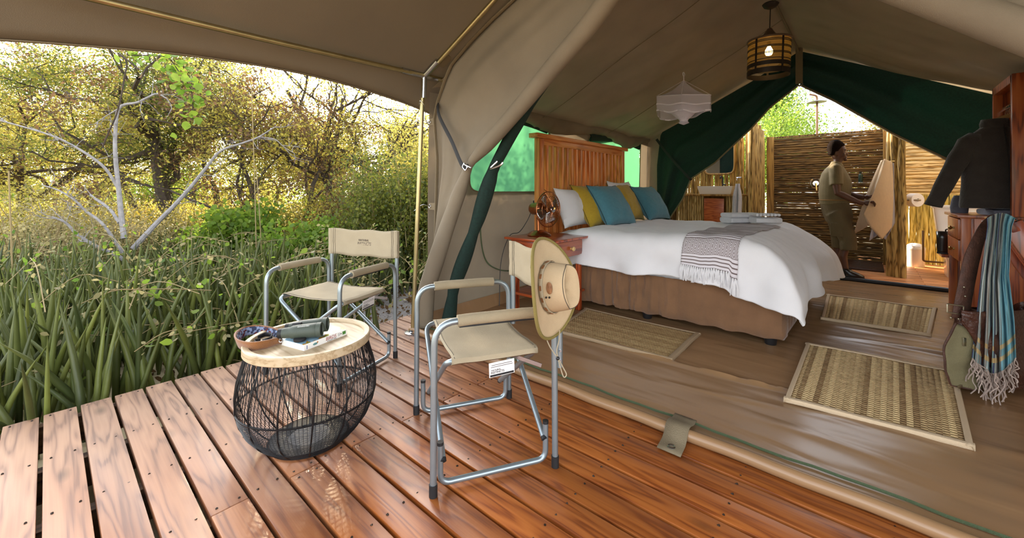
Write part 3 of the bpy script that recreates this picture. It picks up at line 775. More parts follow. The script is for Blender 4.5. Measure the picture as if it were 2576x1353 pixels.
# ---------------------------------------------------------------- bare grey branches
dt = thing('bare_shrub', 'bare grey branching shrub rising out of the snake plants', 'shrub', at(318, 640, 5.1))
O5 = at(318, 640, 5.1)
def branch(px, d0, d1, r0, r1, seed=0, sub=6):
    rnd = random.Random(seed); n = len(px)
    pts = spline([at(u, v, d0 + (d1 - d0) * i / (n - 1)) - O5 for i, (u, v) in enumerate(px)], 5)
    N = len(pts); m = MB().tube(pts, [r0 + (r1 - r0) * i / (N - 1) for i in range(N)], 8)
    for k in range(sub):
        i = rnd.randrange(N // 3, N); p = pts[i]; L = rnd.uniform(.15, .4)
        d = (pts[min(N - 1, i + 1)] - pts[max(0, i - 1)]).normalized() * .6 + Vector((rnd.gauss(0, .5), rnd.gauss(0, .5), rnd.gauss(0, .5)))
        q = p + d.normalized() * L; mid = p.lerp(q, .5) + Vector((rnd.gauss(0, .03), rnd.gauss(0, .03), rnd.gauss(0, .03)))
        m.tube(spline([p, mid, q], 3), [.006, .005, .004, .004, .003, .002, .002][:len(spline([p, mid, q], 3))], 4, caps=False)
        for kk in range(2):
            e = mid + Vector((rnd.gauss(0, .1), rnd.gauss(0, .1), rnd.gauss(0, .1) + .03)); m.tube([mid, e], [.003, .0015], 4, caps=False)
    return m.build('branch', BARKG, dt)
branch([(312, 600), (305, 540), (298, 470), (291, 400), (290, 340), (300, 272), (345, 258), (372, 245), (395, 236), (420, 248)], 5.1, 5.5, .030, .008, 1, 9)
branch([(335, 625), (372, 585), (400, 555), (440, 515), (480, 470), (520, 420), (555, 380), (610, 360), (650, 345), (690, 320)], 5.1, 5.6, .034, .007, 2, 10)
branch([(332, 668), (290, 640), (240, 618), (195, 590), (165, 560), (130, 545)], 5.0, 4.6, .024, .010, 3, 6)
branch([(312, 640), (285, 600), (255, 560), (215, 530), (190, 505), (150, 480), (105, 465)], 5.1, 4.9, .022, .006, 4, 7)
branch([(295, 470), (270, 430), (240, 402), (190, 370), (140, 345), (80, 325), (0, 303)], 5.2, 4.8, .018, .008, 5, 9)
branch([(300, 560), (275, 525), (240, 500), (228, 490)], 5.3, 5.6, .020, .012, 6, 3)
branch([(650, 345), (690, 350), (715, 370), (740, 385)], 5.6, 5.7, .008, .003, 7, 4)
branch([(300, 272), (270, 290), (240, 310)], 5.3, 5.2, .008, .004, 8, 3)
# dark bare twigs hanging into the view
hv = thing('hanging_twig', 'dark leafless twig hanging from the fly sheet edge', 'twig', at(300, 150, 4.6))
O6 = at(300, 150, 4.6)
MB().tube(spline([at(u, v, 4.6) - O6 for u, v in ((296, 134), (318, 155), (314, 190), (305, 240), (292, 290), (270, 340), (258, 372))], 5), .008, 6).build('stem', BARK, hv)
MB().tube(spline([at(u, v, 4.6) - O6 for u, v in ((296, 134), (320, 150), (345, 172), (350, 172))], 5), .009, 6).build('side_stem', BARK, hv)
hv2 = thing('hanging_twig', 'long thin green-leaved twig arching down from the fly sheet edge', 'twig', at(420, 145, 4.8))
O6 = at(420, 145, 4.8)
pp = spline([at(u, v, 4.8) - O6 for u, v in ((320, 139), (415, 143), (450, 180), (478, 220), (485, 260), (482, 300))], 6)
MB().tube(pp, .006, 5).build('stem', BARK, hv2)
obj('foliage', leaf_mesh('foliage', [p + Vector((RV.gauss(0, .08), RV.gauss(0, .08), RV.gauss(0, .1))) for p in pp for _ in range(4)], .09, LF_L, .8, fine=True), hv2)['kind'] = 'stuff'
# tall pale stalks
for u, v0, v1, d, w in ((640, 700, 210, 5.0, 'behind the lime bush'), (652, 640, 420, 5.3, 'beside the lime bush'), (30, 800, 430, 3.6, 'at the outer edge')):
    a, b = at(u + 6, v0, d), at(u - 8, v1, d)
    st = tag(MB().tube([p for p in spline([Vector((0, 0, 0)), (b - a) * .5 + Vector((.02, 0, 0)), b - a], 6)], .006, 5).build('pale_stalk', TWIG), 'tall thin pale dry stalk ' + w, 'stalk'); st.location = a

# ---------------------------------------------------------------- snake plants
SNAKE = mat('snake_leaf', srgb(58, 70, 30), .5, col2=srgb(104, 110, 46), vscale=3, island=.3, rand=.3, bump=.2, bscale=30, stretch=(1, 1, .4))
def leaf_variant(seed, L):
    rnd = random.Random(seed); pts = []; bend = rnd.uniform(0, .14)
    for i in range(6):
        t = i / 5; pts.append((bend * L * t * t, 0, L * t * (1 - .12 * bend * t)))
    return MB().tube(pts, [.015, .018, .0172, .0145, .009, .0008], 6, caps=False)
LV = [leaf_variant(i, 1.0) for i in range(8)]
LVM = [m.mesh('leaf', SNAKE, angle=85) for m in LV]
def clump_specs(rnd, n):
    out = []
    for k in range(n):
        tilt = abs(rnd.gauss(0, .2)) + (.35 if rnd.random() < .07 else 0); az = rnd.uniform(0, 2 * pi)
        out.append((rnd.randrange(8), Vector((rnd.gauss(0, .10), rnd.gauss(0, .10), 0)), (0, tilt, az), rnd.uniform(.48, .92), rnd.uniform(.7, 1.15)))
    return out
def clump_mesh(seed, n):
    m = MB()
    for vi, loc, rot, L, w in clump_specs(random.Random(seed), n):
        Mx = Matrix.Translation(loc) @ Euler(rot).to_matrix().to_4x4() @ Matrix.Diagonal((w, w, L, 1))
        m.add([Mx @ Vector(p) for p in LV[vi].v], LV[vi].f)
    return m.mesh('snake_plant', SNAKE, angle=85)
CM = [clump_mesh(200 + i, 15) for i in range(8)]
spots = []
rs_ = random.Random(3)
tries = 0
while len(spots) < 255 and tries < 9000:
    tries += 1
    d = 2.15 + 6.0 * rs_.random() ** 1.25; u = rs_.uniform(-120, 1085); p = at(u, 478, d)
    if p.x > -3.22 and p.y < 2.75: continue
    if p.x > -3.0: continue
    if p.x > -4.4 and p.y > 1.75 and p.y < 3.2: continue
    mind = .16 if d < 4.5 else .21
    if any((p.x - q.x) ** 2 + (p.y - q.y) ** 2 < mind ** 2 for q in spots): continue
    spots.append(p)
spots.sort(key=lambda p: p.dot(FW))
for i, p in enumerate(spots):
    d = p.dot(FW); near = i < 24
    gl = 'snake plants beside the deck' if d < 4 else 'snake plants further from the deck'
    uu_ = CX + FPX * p.dot(RT) / d
    zone = ('at the outer corner of the deck', 'below the bare grey shrub', 'behind the round table', 'behind the far camp chair', 'near the brass corner pole')[0 if uu_ < 250 else 1 if uu_ < 500 else 2 if uu_ < 720 else 3 if uu_ < 980 else 4]
    lab = ('upright snake plant clump in the front rows ' if d < 4 else 'snake plant clump in the rows further out ') + zone
    sc = 1.0 if d < 4.5 else 1.0
    if near:
        o = thing('snake_plant', lab, 'plant', (p.x, p.y, -.26), RV.uniform(0, 6), gl)
        for vi, loc, rot, L, w in clump_specs(random.Random(500 + i), 12):
            c = obj('leaf', LVM[vi], o, loc=loc, rot=rot); c.scale = (w, w, L)
    else:
        o = tag(obj('snake_plant', CM[i % 8], None, loc=(p.x, p.y, -.26), rot=(0, 0, RV.uniform(0, 6))), lab, 'plant', gl)
        o.scale = (sc, sc, sc * RV.uniform(.8, 1.2) * (1 if d < 4.2 else .9))
# tangle of dry creepers, fallen stems and litter between the leaves
un = MB(); C = []; C2 = []
for k in range(330):
    d = 2.3 + 3.4 * RV.random(); u = RV.uniform(-60, 1080); p = at(u, 478, d)
    if p.x > -3.2 and p.y < 2.75 or p.x > -2.95: continue
    z = RV.uniform(-.2, .5); a = RV.uniform(0, 6.3); L = RV.uniform(.25, .8); q = Vector((p.x, p.y, z))
    e = q + Vector((cos(a) * L, sin(a) * L, RV.uniform(-.1, .3))); mid = q.lerp(e, .5) + Vector((0, 0, RV.uniform(-.05, .15)))
    e.x = min(e.x, -3.15); mid.x = min(mid.x, -3.12)
    pts = spline([q, mid, e], 4); un.tube(pts, .0028, 4, caps=False)
    for j in range(9):
        r_ = RV.choice(pts); (C if j % 3 else C2).append((r_.x + RV.gauss(0, .04), r_.y + RV.gauss(0, .04), r_.z + RV.gauss(0, .04)))
u1 = un.build('undergrowth', TWIG); u1['kind'] = 'stuff'; tag(u1, 'tangle of dry creeper stems and small leaves among the snake plants', 'undergrowth')
f = obj('creeper_leaves', leaf_mesh('creeper_leaves', C, .042, LF_T, .55, fine=True), u1); f['kind'] = 'stuff'
f = obj('green_leaves', leaf_mesh('green_leaves', C2, .05, LF_L, .7, fine=True), u1); f['kind'] = 'stuff'
LT = []
for k in range(5000):
    x, y = RV.uniform(-6.5, -3.1), RV.uniform(-1.5, 5.5); LT.append((x, y, -.225 + RV.random() * .03))
lt = obj('leaf_litter', leaf_mesh('leaf_litter', LT, .05, LF_B, .6, up=-.5, fine=True)); lt['kind'] = 'stuff'; tag(lt, 'brown leaf litter on the ground beside the deck', 'litter')
# dry grass field far away
gf = MB()
NG = 16000
P = []
for k in range(NG):
    d = RV.uniform(8, 24); u = RV.uniform(-300, 1250); p = at(u, 478, d); P.append((p.x, p.y, -.26 + RV.random() * .9))
gme = leaf_mesh('dry_grass', P, .42, leafmat2('dry_grass', (168, 146, 56), (206, 180, 76), .4), .07, up=.9)
go = obj('dry_grass', gme); go['kind'] = 'stuff'; tag(go, 'tall yellow dry grass under the far trees', 'grass')
# ================================================================ DECK FURNITURE
ALU = mat('painted_grey_tube', srgb(150, 162, 168), .35, .75, var=.06, vscale=20)
KHAKI = mat('khaki_canvas', srgb(172, 158, 132), .85, var=.08, vscale=6, bump=.35, bscale=420, trans=.10, tcol=(.5, .42, .28))
KHAKI_D = mat('khaki_canvas_arm', srgb(154, 140, 114), .85, var=.1, vscale=8, bump=.35, bscale=420)
INK = mat('print_dark', srgb(58, 46, 40), .7)
INKB = mat('print_black', srgb(25, 25, 28), .7)
TAGM = mat('white_tag', srgb(225, 222, 220), .6)
STITCH = mat('stitching', srgb(70, 62, 52), .8)
RUB = mat('rubber_black', srgb(22, 22, 24), .6)
def tube_part(name, pts, r, m, parent, n=12, **k): return MB().tube(pts, r, n, **k).build(name, m, parent)

def camp_chair(name, label, loc, rz, hat_side=False):
    t = thing(name, label, 'chair', (*loc, 0), rz, 'camp chairs on the deck')
    W, D, r = .29, .245, .0125
    for s in (-1, 1):
        x = s * W
        sf = tube_part('side_frame', fillet([(x, -D, .012), (x, -D + .004, .632), (x, D - .004, .632), (x, D, .012)], .085, 7), r, ALU, t)
        for y in (-D, D):
            MB().cyl((x, y, 0), (x, y, .045), .0155, n=14).build('foot_cap', RUB, sf)
        rn = tube_part('floor_runner', fillet([(x - s * .028, -D + .03, .17), (x - s * .028, -D + .03, .022), (x - s * .028, D - .03, .022), (x - s * .028, D - .03, .17)], .04, 6), .0115, ALU, t)
        for y in (-D + .03, D - .03):
            MB().cyl((x - s * .028, y, .166), (x - s * .028, y, .178), .012, n=12).build('end_plug', RUB, rn)
        # arm sleeve with open seam
        pad = MB().tube([(x, -.155, .632), (x, -.1, .634), (x, .1, .634), (x, .155, .632)], .0215, 14, flat=1.05)
        pd = pad.build('arm_pad', KHAKI_D, t)
        MB().box((x + s * .010, 0, .6135), (.005, .30, .007)).build('seam', BLACK, pd)
        # back post
        bp = tube_part('back_post', [(x - s * .004, D + .021, .40), (x - s * .004, D + .021, .835)], .0135, ALU, t)
        for z in (.43, .47): MB().cyl((x + s * .004, D + .018, z), (x + s * .013, D + .018, z), .005, n=8).build('rivet', STEEL, bp)
    for s in (-1, 1):                       # two scissor frames, each a seat rail with a pair of crossing legs
        yo = .185 if s > 0 else .205
        pts = [(-s * .262, -yo, .115), (s * .235, -yo, .462), (s * .235, yo, .462), (-s * .262, yo, .115)]
        sf = tube_part('scissor_frame', fillet(pts, .05, 6), .0115, ALU, t)
        for y in (-yo, yo):
            MB().cyl((-s * .262, y, .115), (-s * .272, y, .108), .012, n=12).build('end_plug', RUB, sf)
        MB().bar((s * .262, yo + .012, .405), (s * .20, yo - .10, .44), .004, .016).build('link_plate', STEEL, t)
    # sling seat with folded edges round the rails
    def sfn(u, v):
        a = -1 + 2 * u
        if abs(a) > .86:
            k = (abs(a) - .86) / .14; ang = pi / 2 - k * pi
            x = math.copysign(.235 + .016 * cos(ang), a); z = .462 + .016 * sin(ang)
        else:
            x = a / .86 * .235; z = .478 - .012 * cos(a / .86 * pi / 2) ** 1.2
        return (x, -.17 + .355 * v + .002 * sin(u * 9), z + .003 * nz(u * 6, v * 5))
    seat = MB().grid(41, 14, sfn).build('seat', KHAKI, t, solid=.003)
    for v in (.03, .97):
        MB().tube([Vector(sfn(.05 + .9 * i / 20, v)) + Vector((0, 0, .0025)) for i in range(21)], .0012, 4).build('stitch_line', STITCH, seat)
    # back sling
    def bfn(u, v):
        x = (-1 + 2 * u) * (W + .012); sag = .028 * (1 - (2 * u - 1) ** 2)
        return (x, D + .022 - .016 + sag + .004 * nz(u * 5, v * 4), .66 + .185 * v - .006 * sin(u * pi) + .004 * sin(u * 14))
    back = MB().grid(36, 10, bfn).build('backrest', KHAKI, t, solid=.004)
    for u in (.065, .09, .91, .935):
        MB().tube([Vector(bfn(u, j / 8)) + Vector((0, -.003, 0)) for j in range(9)], .0011, 4).build('stitch_line', STITCH, back)
    Mt = Matrix.Translation((0, D + .022 + .009, .75)) @ Euler((pi / 2, 0, 0)).to_matrix().to_4x4()
    text('NATURAL', .020, INK, 'lettering', back, Mt @ Matrix.Translation((-.005, .017, 0)), .0006, .12)
    text('INSTINCTS', .031, INK, 'lettering', back, Mt @ Matrix.Translation((0, -.008, 0)), .0006, .12, width=.8)
    for s in (-1, 1):   # sleeves round the posts
        MB().tube([(s * (W - .004), D + .021, .665), (s * (W - .004), D + .021, .842)], .0165, 12).build('post_sleeve', KHAKI, back)
    # swing tag under the rail
    tg = MB().box((.253, .03, .415), (.0015, .105, .062), Euler((.08, .15, 0)).to_matrix()).build('swing_tag', TAGM, t)
    Mg = Matrix.Translation((.2545, .03, .415)) @ Euler((.08, .15, 0)).to_matrix().to_4x4() @ Euler((pi / 2, 0, pi / 2)).to_matrix().to_4x4()
    text('NATURAL', .009, INKB, 'lettering', tg, Mg @ Matrix.Translation((-.024, -.002, 0)), .0003)
    text('INSTINCTS', .0135, INKB, 'lettering', tg, Mg @ Matrix.Translation((-.018, -.012, 0)), .0003, width=.85)
    MB().box((0, 0, 0), (.098, .008, .0008)).build('print_band', INKB, tg).matrix_local = Mg @ Matrix.Translation((0, -.0245, 0))
    MB().box((0, 0, 0), (.084, .0015, .0008)).build('print_line', INK, tg).matrix_local = Mg @ Matrix.Translation((0, .020, 0))
    MB().box((0, 0, 0), (.09, .0015, .0008)).build('print_line', INK, tg).matrix_local = Mg @ Matrix.Translation((0, .012, 0))
    return t
chair1 = camp_chair('camp_chair', 'khaki folding camp chair with the bush hat hung on its back', (-1.324, 1.286), radians(-29.7))
chair2 = camp_chair('camp_chair', 'khaki folding camp chair facing the round table, backed by the snake plants', (-2.566, 1.206), radians(19.4))

# ---------------------------------------------------------------- bush hat hung on the chair back
FELT = mat('hat_canvas', srgb(186, 162, 128), .9, var=.08, vscale=10, bump=.25, bscale=350)
HATB = mat('hat_binding', srgb(122, 108, 56), .85, bump=.3, bscale=300)
LEAT = mat('leather_brown', srgb(128, 84, 48), .6, var=.3, vscale=40, bump=.4, bscale=120)
hc = at(1380, 722, 1.555)
ax = (RT * .76 - FW * .58 + Vector((0, 0, .16))).normalized()
yy = Vector((0, 0, 1)); yy = (yy - ax * ax.dot(yy)); yy = (yy + ax.cross(yy) * -.12).normalized(); xx = yy.cross(ax)
HM = Matrix((xx, yy, ax)).transposed()
hat = thing('bush_hat', 'tan wide-brimmed canvas hat hanging on the near camp chair', 'hat', hc)
hat.rotation_euler = HM.to_euler()
def brim(r, a): # gentle curl of the brim
    return .022 * cos(2 * a) * ((r - .08) / .1) + .012 * (r - .08) / .1
hb = MB()
hb.grid(48, 8, lambda u, v: ((.082 + .082 * v) * cos(2 * pi * u) * .90, (.092 + .092 * v) * sin(2 * pi * u), brim(.08 + .1 * v, 2 * pi * u)), wrap=True)
hb.build('brim', FELT, hat, solid=.004)
MB().tube([((.167) * .90 * cos(a), .187 * sin(a), brim(.182, a)) for a in [2 * pi * i / 48 for i in range(48)]], .0065, 8, closed=True).build('brim_binding', HATB, hat)
def crown(u, v):
    a = 2 * pi * u; prof = [(0, 1, 0), (.25, .97, .03), (.55, .90, .075), (.75, .86, .10), (.86, .80, .108), (.93, .6, .102), (1, .0, .088)]
    rr = interp([(p[0], p[1]) for p in prof], v); zz = interp([(p[0], p[2]) for p in prof], v)
    pinch = .012 * sm(.3, .8, v) * max(0, cos(a)) ** 2
    dent = .022 * exp(-((rr * cos(a)) / .30) ** 2) * sm(.55, .9, v)
    return (.084 * .9 * rr * cos(a) - pinch, .094 * rr * sin(a), zz - dent * .9)
MB().grid(40, 20, crown, wrap=True).build('crown', FELT, hat, angle=60)
MB().tube([Vector(crown(i / 40, .77)) + Vector((0, 0, .0008)) for i in range(40)], .0014, 5, closed=True).build('crown_seam', STITCH, hat)
band = MB().grid(48, 3, lambda u, v: (.0855 * .9 * cos(2 * pi * u), .0955 * sin(2 * pi * u), .006 + .017 * v), wrap=True).build('hat_band', KHAKI, hat, solid=.002)
for i in range(14):
    a = 2 * pi * i / 14
    MB().box((.088 * .9 * cos(a), .098 * sin(a), .0145), (.003, .017, .009), Euler((0, 0, a)).to_matrix()).build('woven_patch', LEAT, band)
bd = MB().lathe([(0, .0), (.021, .0), (.0215, .002), (.019, .0035), (0, .004)], 24, M=Matrix.Diagonal((.55, 1.0, 1)).to_3x3()).build('leather_badge', LEAT, hat)
bd.matrix_local = Matrix.Translation((-.074, .0, .052)) @ Euler((0, -pi / 2 + .2, 0)).to_matrix().to_4x4()
for z in (.034, .048):
    MB().cyl((-.071, -.032, z), (-.0745, -.034, z), .0035, n=8).build('eyelet', BLACKP, hat)
cd = MB()
HI = HM.inverted()
def hp(u, v, d): return HI @ (at(u, v, d) - hc)
cd.tube(spline([hp(1365, 818, 1.560), hp(1372, 845, 1.545), hp(1385, 875, 1.535), hp(1402, 898, 1.530)], 6), .0022, 6)
cd.tube(spline([hp(1408, 830, 1.545), hp(1406, 855, 1.535), hp(1401, 880, 1.530), hp(1403, 898, 1.528)], 6), .0022, 6)
cd.tube(spline([hp(1403, 900, 1.530), hp(1410, 925, 1.530), hp(1418, 948, 1.530), hp(1425, 942, 1.530), hp(1417, 925, 1.530), hp(1405, 902, 1.530)], 6), .0022, 6)
cdo = cd.build('chin_cord', KHAKI, hat)
MB().sphere(hp(1403, 901, 1.527), .0075, 10, 7).build('toggle', BLACKP, cdo)

# ---------------------------------------------------------------- wire basket table
TT = wood('pale_table_wood', srgb(176, 150, 112), srgb(198, 174, 138), srgb(208, 186, 152), 0, .5, knots=False, scale=1.4)
WIRE = mat('black_wire', srgb(20, 20, 22), .45, .3)
tb = thing('basket_table', 'round pale wood table on a black wire basket base', 'table', (-1.905, .785, 0))
TZ = .462
def prof(z):
    return interp([(0, .155), (.015, .175), (.05, .215), (.10, .252), (.16, .276), (.22, .286), (.28, .284), (.34, .272), (.40, .252), (.43, .245)], z)
MB().lathe([(0, TZ - .038), (.254, TZ - .038), (.259, TZ - .034), (.259, TZ - .004), (.255, TZ), (.236, TZ), (.233, TZ - .003), (.232, TZ - .014), (0, TZ - .014)], 64).build('top', TT, tb)
w = MB()
for i in range(104):
    a = 2 * pi * i / 104
    w.tube([(prof(z) * cos(a + .15 * (z - .2)), prof(z) * sin(a + .15 * (z - .2)), z) for z in (.195, .25, .31, .37, .425)], .0016, 4, caps=False)
for i in range(52):
    a = 2 * pi * i / 52
    w.tube([(prof(z) * cos(a - 1.2 * (z - .3)) * .995, prof(z) * sin(a - 1.2 * (z - .3)) * .995, z) for z in (.31, .35, .39, .425)], .0015, 4, caps=False)
w.build('upright_wires', WIRE, tb)
w = MB()
zz = .01
while zz < .205:
    w.tube([(prof(zz) * cos(2 * pi * k / 56), prof(zz) * sin(2 * pi * k / 56), zz) for k in range(56)], .0011, 4, closed=True); zz += .0052
for i in range(120):
    a = 2 * pi * i / 120
    w.tube([(prof(z) * .998 * cos(a), prof(z) * .998 * sin(a), z) for z in (.02, .06, .11, .16, .20)], .0008, 3, caps=False)
w.build('lower_mesh', WIRE, tb)
for i in range(14):
    a = 2 * pi * i / 14 + .1
    MB().tube([(prof(z) * 1.002 * cos(a + .25 * (z - .2)), prof(z) * 1.002 * sin(a + .25 * (z - .2)), z) for z in (.004, .03, .08, .14, .2, .26, .32, .38, .428)], .0032, 6).build('rib', WIRE, tb)
for z, rr in ((.197, .0032), (.428, .004), (.006, .004)):
    MB().tube([(prof(z) * 1.002 * cos(2 * pi * k / 64), prof(z) * 1.002 * sin(2 * pi * k / 64), z) for k in range(64)], rr, 6, closed=True).build('hoop', WIRE, tb)
MB().lathe([(.0, .008), (.085, .008), (.085, .012), (0, .012)], 40).build('base_disc', mat('grey_disc', srgb(112, 112, 112), .5), tb)
MB().lathe([(.085, .006), (.158, .006), (.158, .014), (.085, .014), (.085, .006)], 48).build('base_ring', WIRE, tb)

# ---------------------------------------------------------------- bird book
def onz(u, v, z):
    d = (CH - z) * FPX / (v - CY); p = at(u, v, d); return p
zb = TZ - .014
b0 = onz(764.5, 883, zb); b1 = onz(872.8, 841, zb); b2 = onz(700.7, 870, zb)
ex = (b1 - b0); bl = ex.length; ex.normalize(); ey = Vector((-ex.y, ex.x, 0)); bw_ = (b2 - b0).length
bw_ = min(bw_, .15)
if ey.dot(b2 - b0) < 0: ey = -ey
TH_B = .026
COVER = bpy.data.materials.new('book_cover'); COVER.use_nodes = True
_n = COVER.node_tree; _L = _n.links; _b = _n.nodes['Principled BSDF']; _b.inputs['Roughness'].default_value = .25
_tc = _n.nodes.new('ShaderNodeTexCoord'); _nz2 = _n.nodes.new('ShaderNodeTexNoise'); _nz2.inputs['Scale'].default_value = 14; _nz2.inputs['Distortion'].default_value = 1.2
_L.new(_tc.outputs['Object'], _nz2.inputs['Vector'])
_sp = _n.nodes.new('ShaderNodeSeparateXYZ'); _L.new(_tc.outputs['Object'], _sp.inputs[0])
_ma = _n.nodes.new('ShaderNodeMath'); _ma.operation = 'MULTIPLY_ADD'; _ma.inputs[1].default_value = -4.5; _L.new(_sp.outputs['Y'], _ma.inputs[0]); _L.new(_nz2.outputs['Fac'], _ma.inputs[2])
_rp = _n.nodes.new('ShaderNodeValToRGB'); _e = _rp.color_ramp.elements
_e[0].position = .30; _e[0].color = srgb(150, 185, 205); _e[1].position = .62; _e[1].color = srgb(170, 175, 40)
for p_, c_ in ((.40, (120, 165, 190)), (.44, (190, 140, 40)), (.50, (90, 130, 40)), (.56, (200, 190, 60))):
    q_ = _e.new(p_); q_.color = srgb(*c_)
_rp.color_ramp.interpolation = 'CONSTANT'
_L.new(_ma.outputs[0], _rp.inputs[0]); _L.new(_rp.outputs[0], _b.inputs['Base Color'])
PAPER = mat('paper_edge', srgb(232, 228, 218), .8, bump=.3, bscale=900, stretch=(.02, .02, 1))
SPINE = mat('book_spine', srgb(238, 236, 232), .35)
bk = thing('bird_book', 'bird guide book with white spine lying on the round table', 'book', b0)
bk.rotation_euler = (0, 0, atan2(ex.y, ex.x))
sgn = 1 if Vector((-ex.y, ex.x, 0)).dot(ey) > 0 else -1
MB().box((bl / 2, sgn * bw_ / 2, TH_B / 2), (bl - .004, bw_ - .004, TH_B - .003)).build('pages', PAPER, bk)
MB().box((bl / 2, sgn * bw_ / 2, TH_B - .0006), (bl, bw_, .0012)).build('front_cover', COVER, bk)
MB().box((bl / 2, sgn * bw_ / 2, .0006), (bl, bw_, .0012)).build('back_cover', SPINE, bk)
sp = MB().box((bl / 2, sgn * -.0005, TH_B / 2), (bl, .0016, TH_B)).build('spine', SPINE, bk)
Ms = Matrix.Translation((bl * .60, sgn * -.0016, TH_B * .56)) @ Euler((pi / 2, 0, 0)).to_matrix().to_4x4()
text('BIRDS', .021, mat('print_red', srgb(140, 26, 30), .5), 'lettering', sp, Ms, .0003, .1)
text('of Southern Africa', .0065, INKB, 'lettering', sp, Ms @ Matrix.Translation((.004, -.0105, 0)), .0003)
MB().box((bl * .92, sgn * -.0014, TH_B * .55), (.018, .001, .014)).build('publisher_mark', mat('print_green', srgb(58, 118, 46), .5), sp)
for k in range(3): MB().box((bl * (.775 + .018 * k), sgn * -.0014, TH_B * .55), (.0012, .001, .013)).build('spine_bar', mat('print_grey', srgb(120, 120, 122), .6), sp)
MB().sphere((bl * .845, sgn * -.001, TH_B * .55), .0035, 10, 6, (1, .2, 1)).build('spine_dot', INKB, sp)
bd_ = MB().sphere((bl * .24, sgn * -.001, TH_B * .5), .009, 12, 8, (1.4, .12, .6)).build('bird_print', mat('print_teal', srgb(96, 140, 140), .6), sp)
MB().sphere((bl * .29, sgn * -.001, TH_B * .66), .0045, 10, 6, (1, .25, .8)).build('bird_head', mat('print_orange', srgb(190, 120, 60), .6), bd_)
MB().box((bl * .06, sgn * -.0014, TH_B * .45), (.003, .001, .015)).build('spine_mark', mat('print_blue', srgb(60, 80, 140), .6), sp)

# ---------------------------------------------------------------- binoculars with neck strap
BINO = mat('bino_green', srgb(66, 74, 64), .55, bump=.2, bscale=400)
GLASS = mat('lens_glass', srgb(20, 18, 22), .03, spec=1, coat=1)
SUEDE = mat('suede_brown', srgb(134, 84, 40), .95, var=.15, vscale=20, bump=.4, bscale=250, sheen=.3)
zt = zb + TH_B + .031
e0 = onz(712, 838, zt)
bx_ = (RT * .95 + FW * .16).normalized()
by_ = Vector((-bx_.y, bx_.x, 0))
bn = thing('binoculars', 'dark green binoculars lying on the bird book', 'binoculars', e0 - Vector((0, 0, .031)))
bn.rotation_euler = (0, -.05, atan2(bx_.y, bx_.x))
Mx = Matrix(((0, 0, 1), (0, 1, 0), (-1, 0, 0)))   # lathe axis along local x
for s in (0, 1):
    c = Vector((0 + .006 * s, s * .066, .031))
    br = MB().lathe([(0, .0), (.021, 0), (.022, .012), (.0225, .03), (.027, .04), (.0285, .06), (.030, .12), (.0305, .135), (.029, .138), (.031, .140), (.031, .158), (.028, .160), (.026, .152)], 28, c, Mx).build('barrel', BINO, bn)
    MB().lathe([(0, .150), (.0262, .150)], 28, c, Mx).build('objective_lens', GLASS, br)
    MB().lathe([(.018, -.016), (.0205, -.016), (.0205, .004), (.018, .004)], 24, c, Mx).build('eyecup', RUB, br)
    MB().lathe([(0, -.010), (.018, -.010)], 24, c, Mx).build('eye_lens', GLASS, br)
MB().box((.055, .033, .037), (.05, .03, .02)).build('hinge_bridge', BINO, bn, bevel=.004)
MB().box((.125, .033, .037), (.03, .03, .016)).build('hinge_bridge', BINO, bn, bevel=.004)
MB().lathe([(0, .030), (.011, .030), (.012, .036), (.012, .062), (.011, .066), (0, .066)], 20, (0, .033, .05), Mx).build('focus_wheel', RUB, bn)
text('SWAROVSKI', .0085, mat('print_white', srgb(225, 225, 220), .5), 'lettering', bn, Matrix.Translation((.09, -.0172, .0568)) @ Euler((.6, -.03, 0)).to_matrix().to_4x4(), .0003)
MB().lathe([(0, 0), (.024, 0), (.025, .003), (.025, .010), (.02, .012), (0, .012)], 24, (.075, -.022, .0)).build('lens_cap', RUB, bn)
# the padded strap loops out over the table top beside the book
S0 = bn.location; inv = Euler((0, 0, -atan2(bx_.y, bx_.x))).to_matrix()
def bl_(u, v, z): return inv @ (onz(u, v, z) - S0)
zs = zb + .002
lo = [bl_(u, v, zs) for u, v in ((708, 862), (690, 868), (665, 876), (630, 880), (603, 870), (600, 852), (622, 838), (655, 836), (685, 842), (704, 850))]
P_ = spline(lo, 6)
def strip(P_, h, tilt, off=0, lo_=0):
    m = MB(); N = len(P_); cen = sum(P_, Vector()) / N
    def fn(u, v):
        i = min(N - 1, int(round(u * (N - 1)))); p = P_[i]; o = (p - cen); o.z = 0; o.normalize()
        hh = h * sin(pi * (.12 + .76 * u)) ** .5
        return p + o * (tilt * v + off) + Vector((0, 0, lo_ + hh * v))
    m.grid(N, 4, fn); return m
st = strip(P_, .044, .012).build('neck_strap', SUEDE, bn, solid=.007)
LIN = bpy.data.materials.new('strap_lining'); LIN.use_nodes = True
_n = LIN.node_tree; _v = _n.nodes.new('ShaderNodeTexVoronoi'); _v.inputs['Scale'].default_value = 95; _t = _n.nodes.new('ShaderNodeTexCoord'); _n.links.new(_t.outputs['Object'], _v.inputs[0])
_r = _n.nodes.new('ShaderNodeValToRGB'); _r.color_ramp.interpolation = 'CONSTANT'; _e = _r.color_ramp.elements
_e[0].color = srgb(84, 22, 30); _e[1].position = .3; _e[1].color = srgb(36, 44, 70); _q = _e.new(.6); _q.color = srgb(120, 132, 160)
_n.links.new(_v.outputs['Color'], _r.inputs[0]); _n.links.new(_r.outputs[0], _n.nodes['Principled BSDF'].inputs['Base Color']); _n.nodes['Principled BSDF'].inputs['Roughness'].default_value = .8
strip(P_, .037, .010, -.007, .003).build('strap_lining', LIN, st)
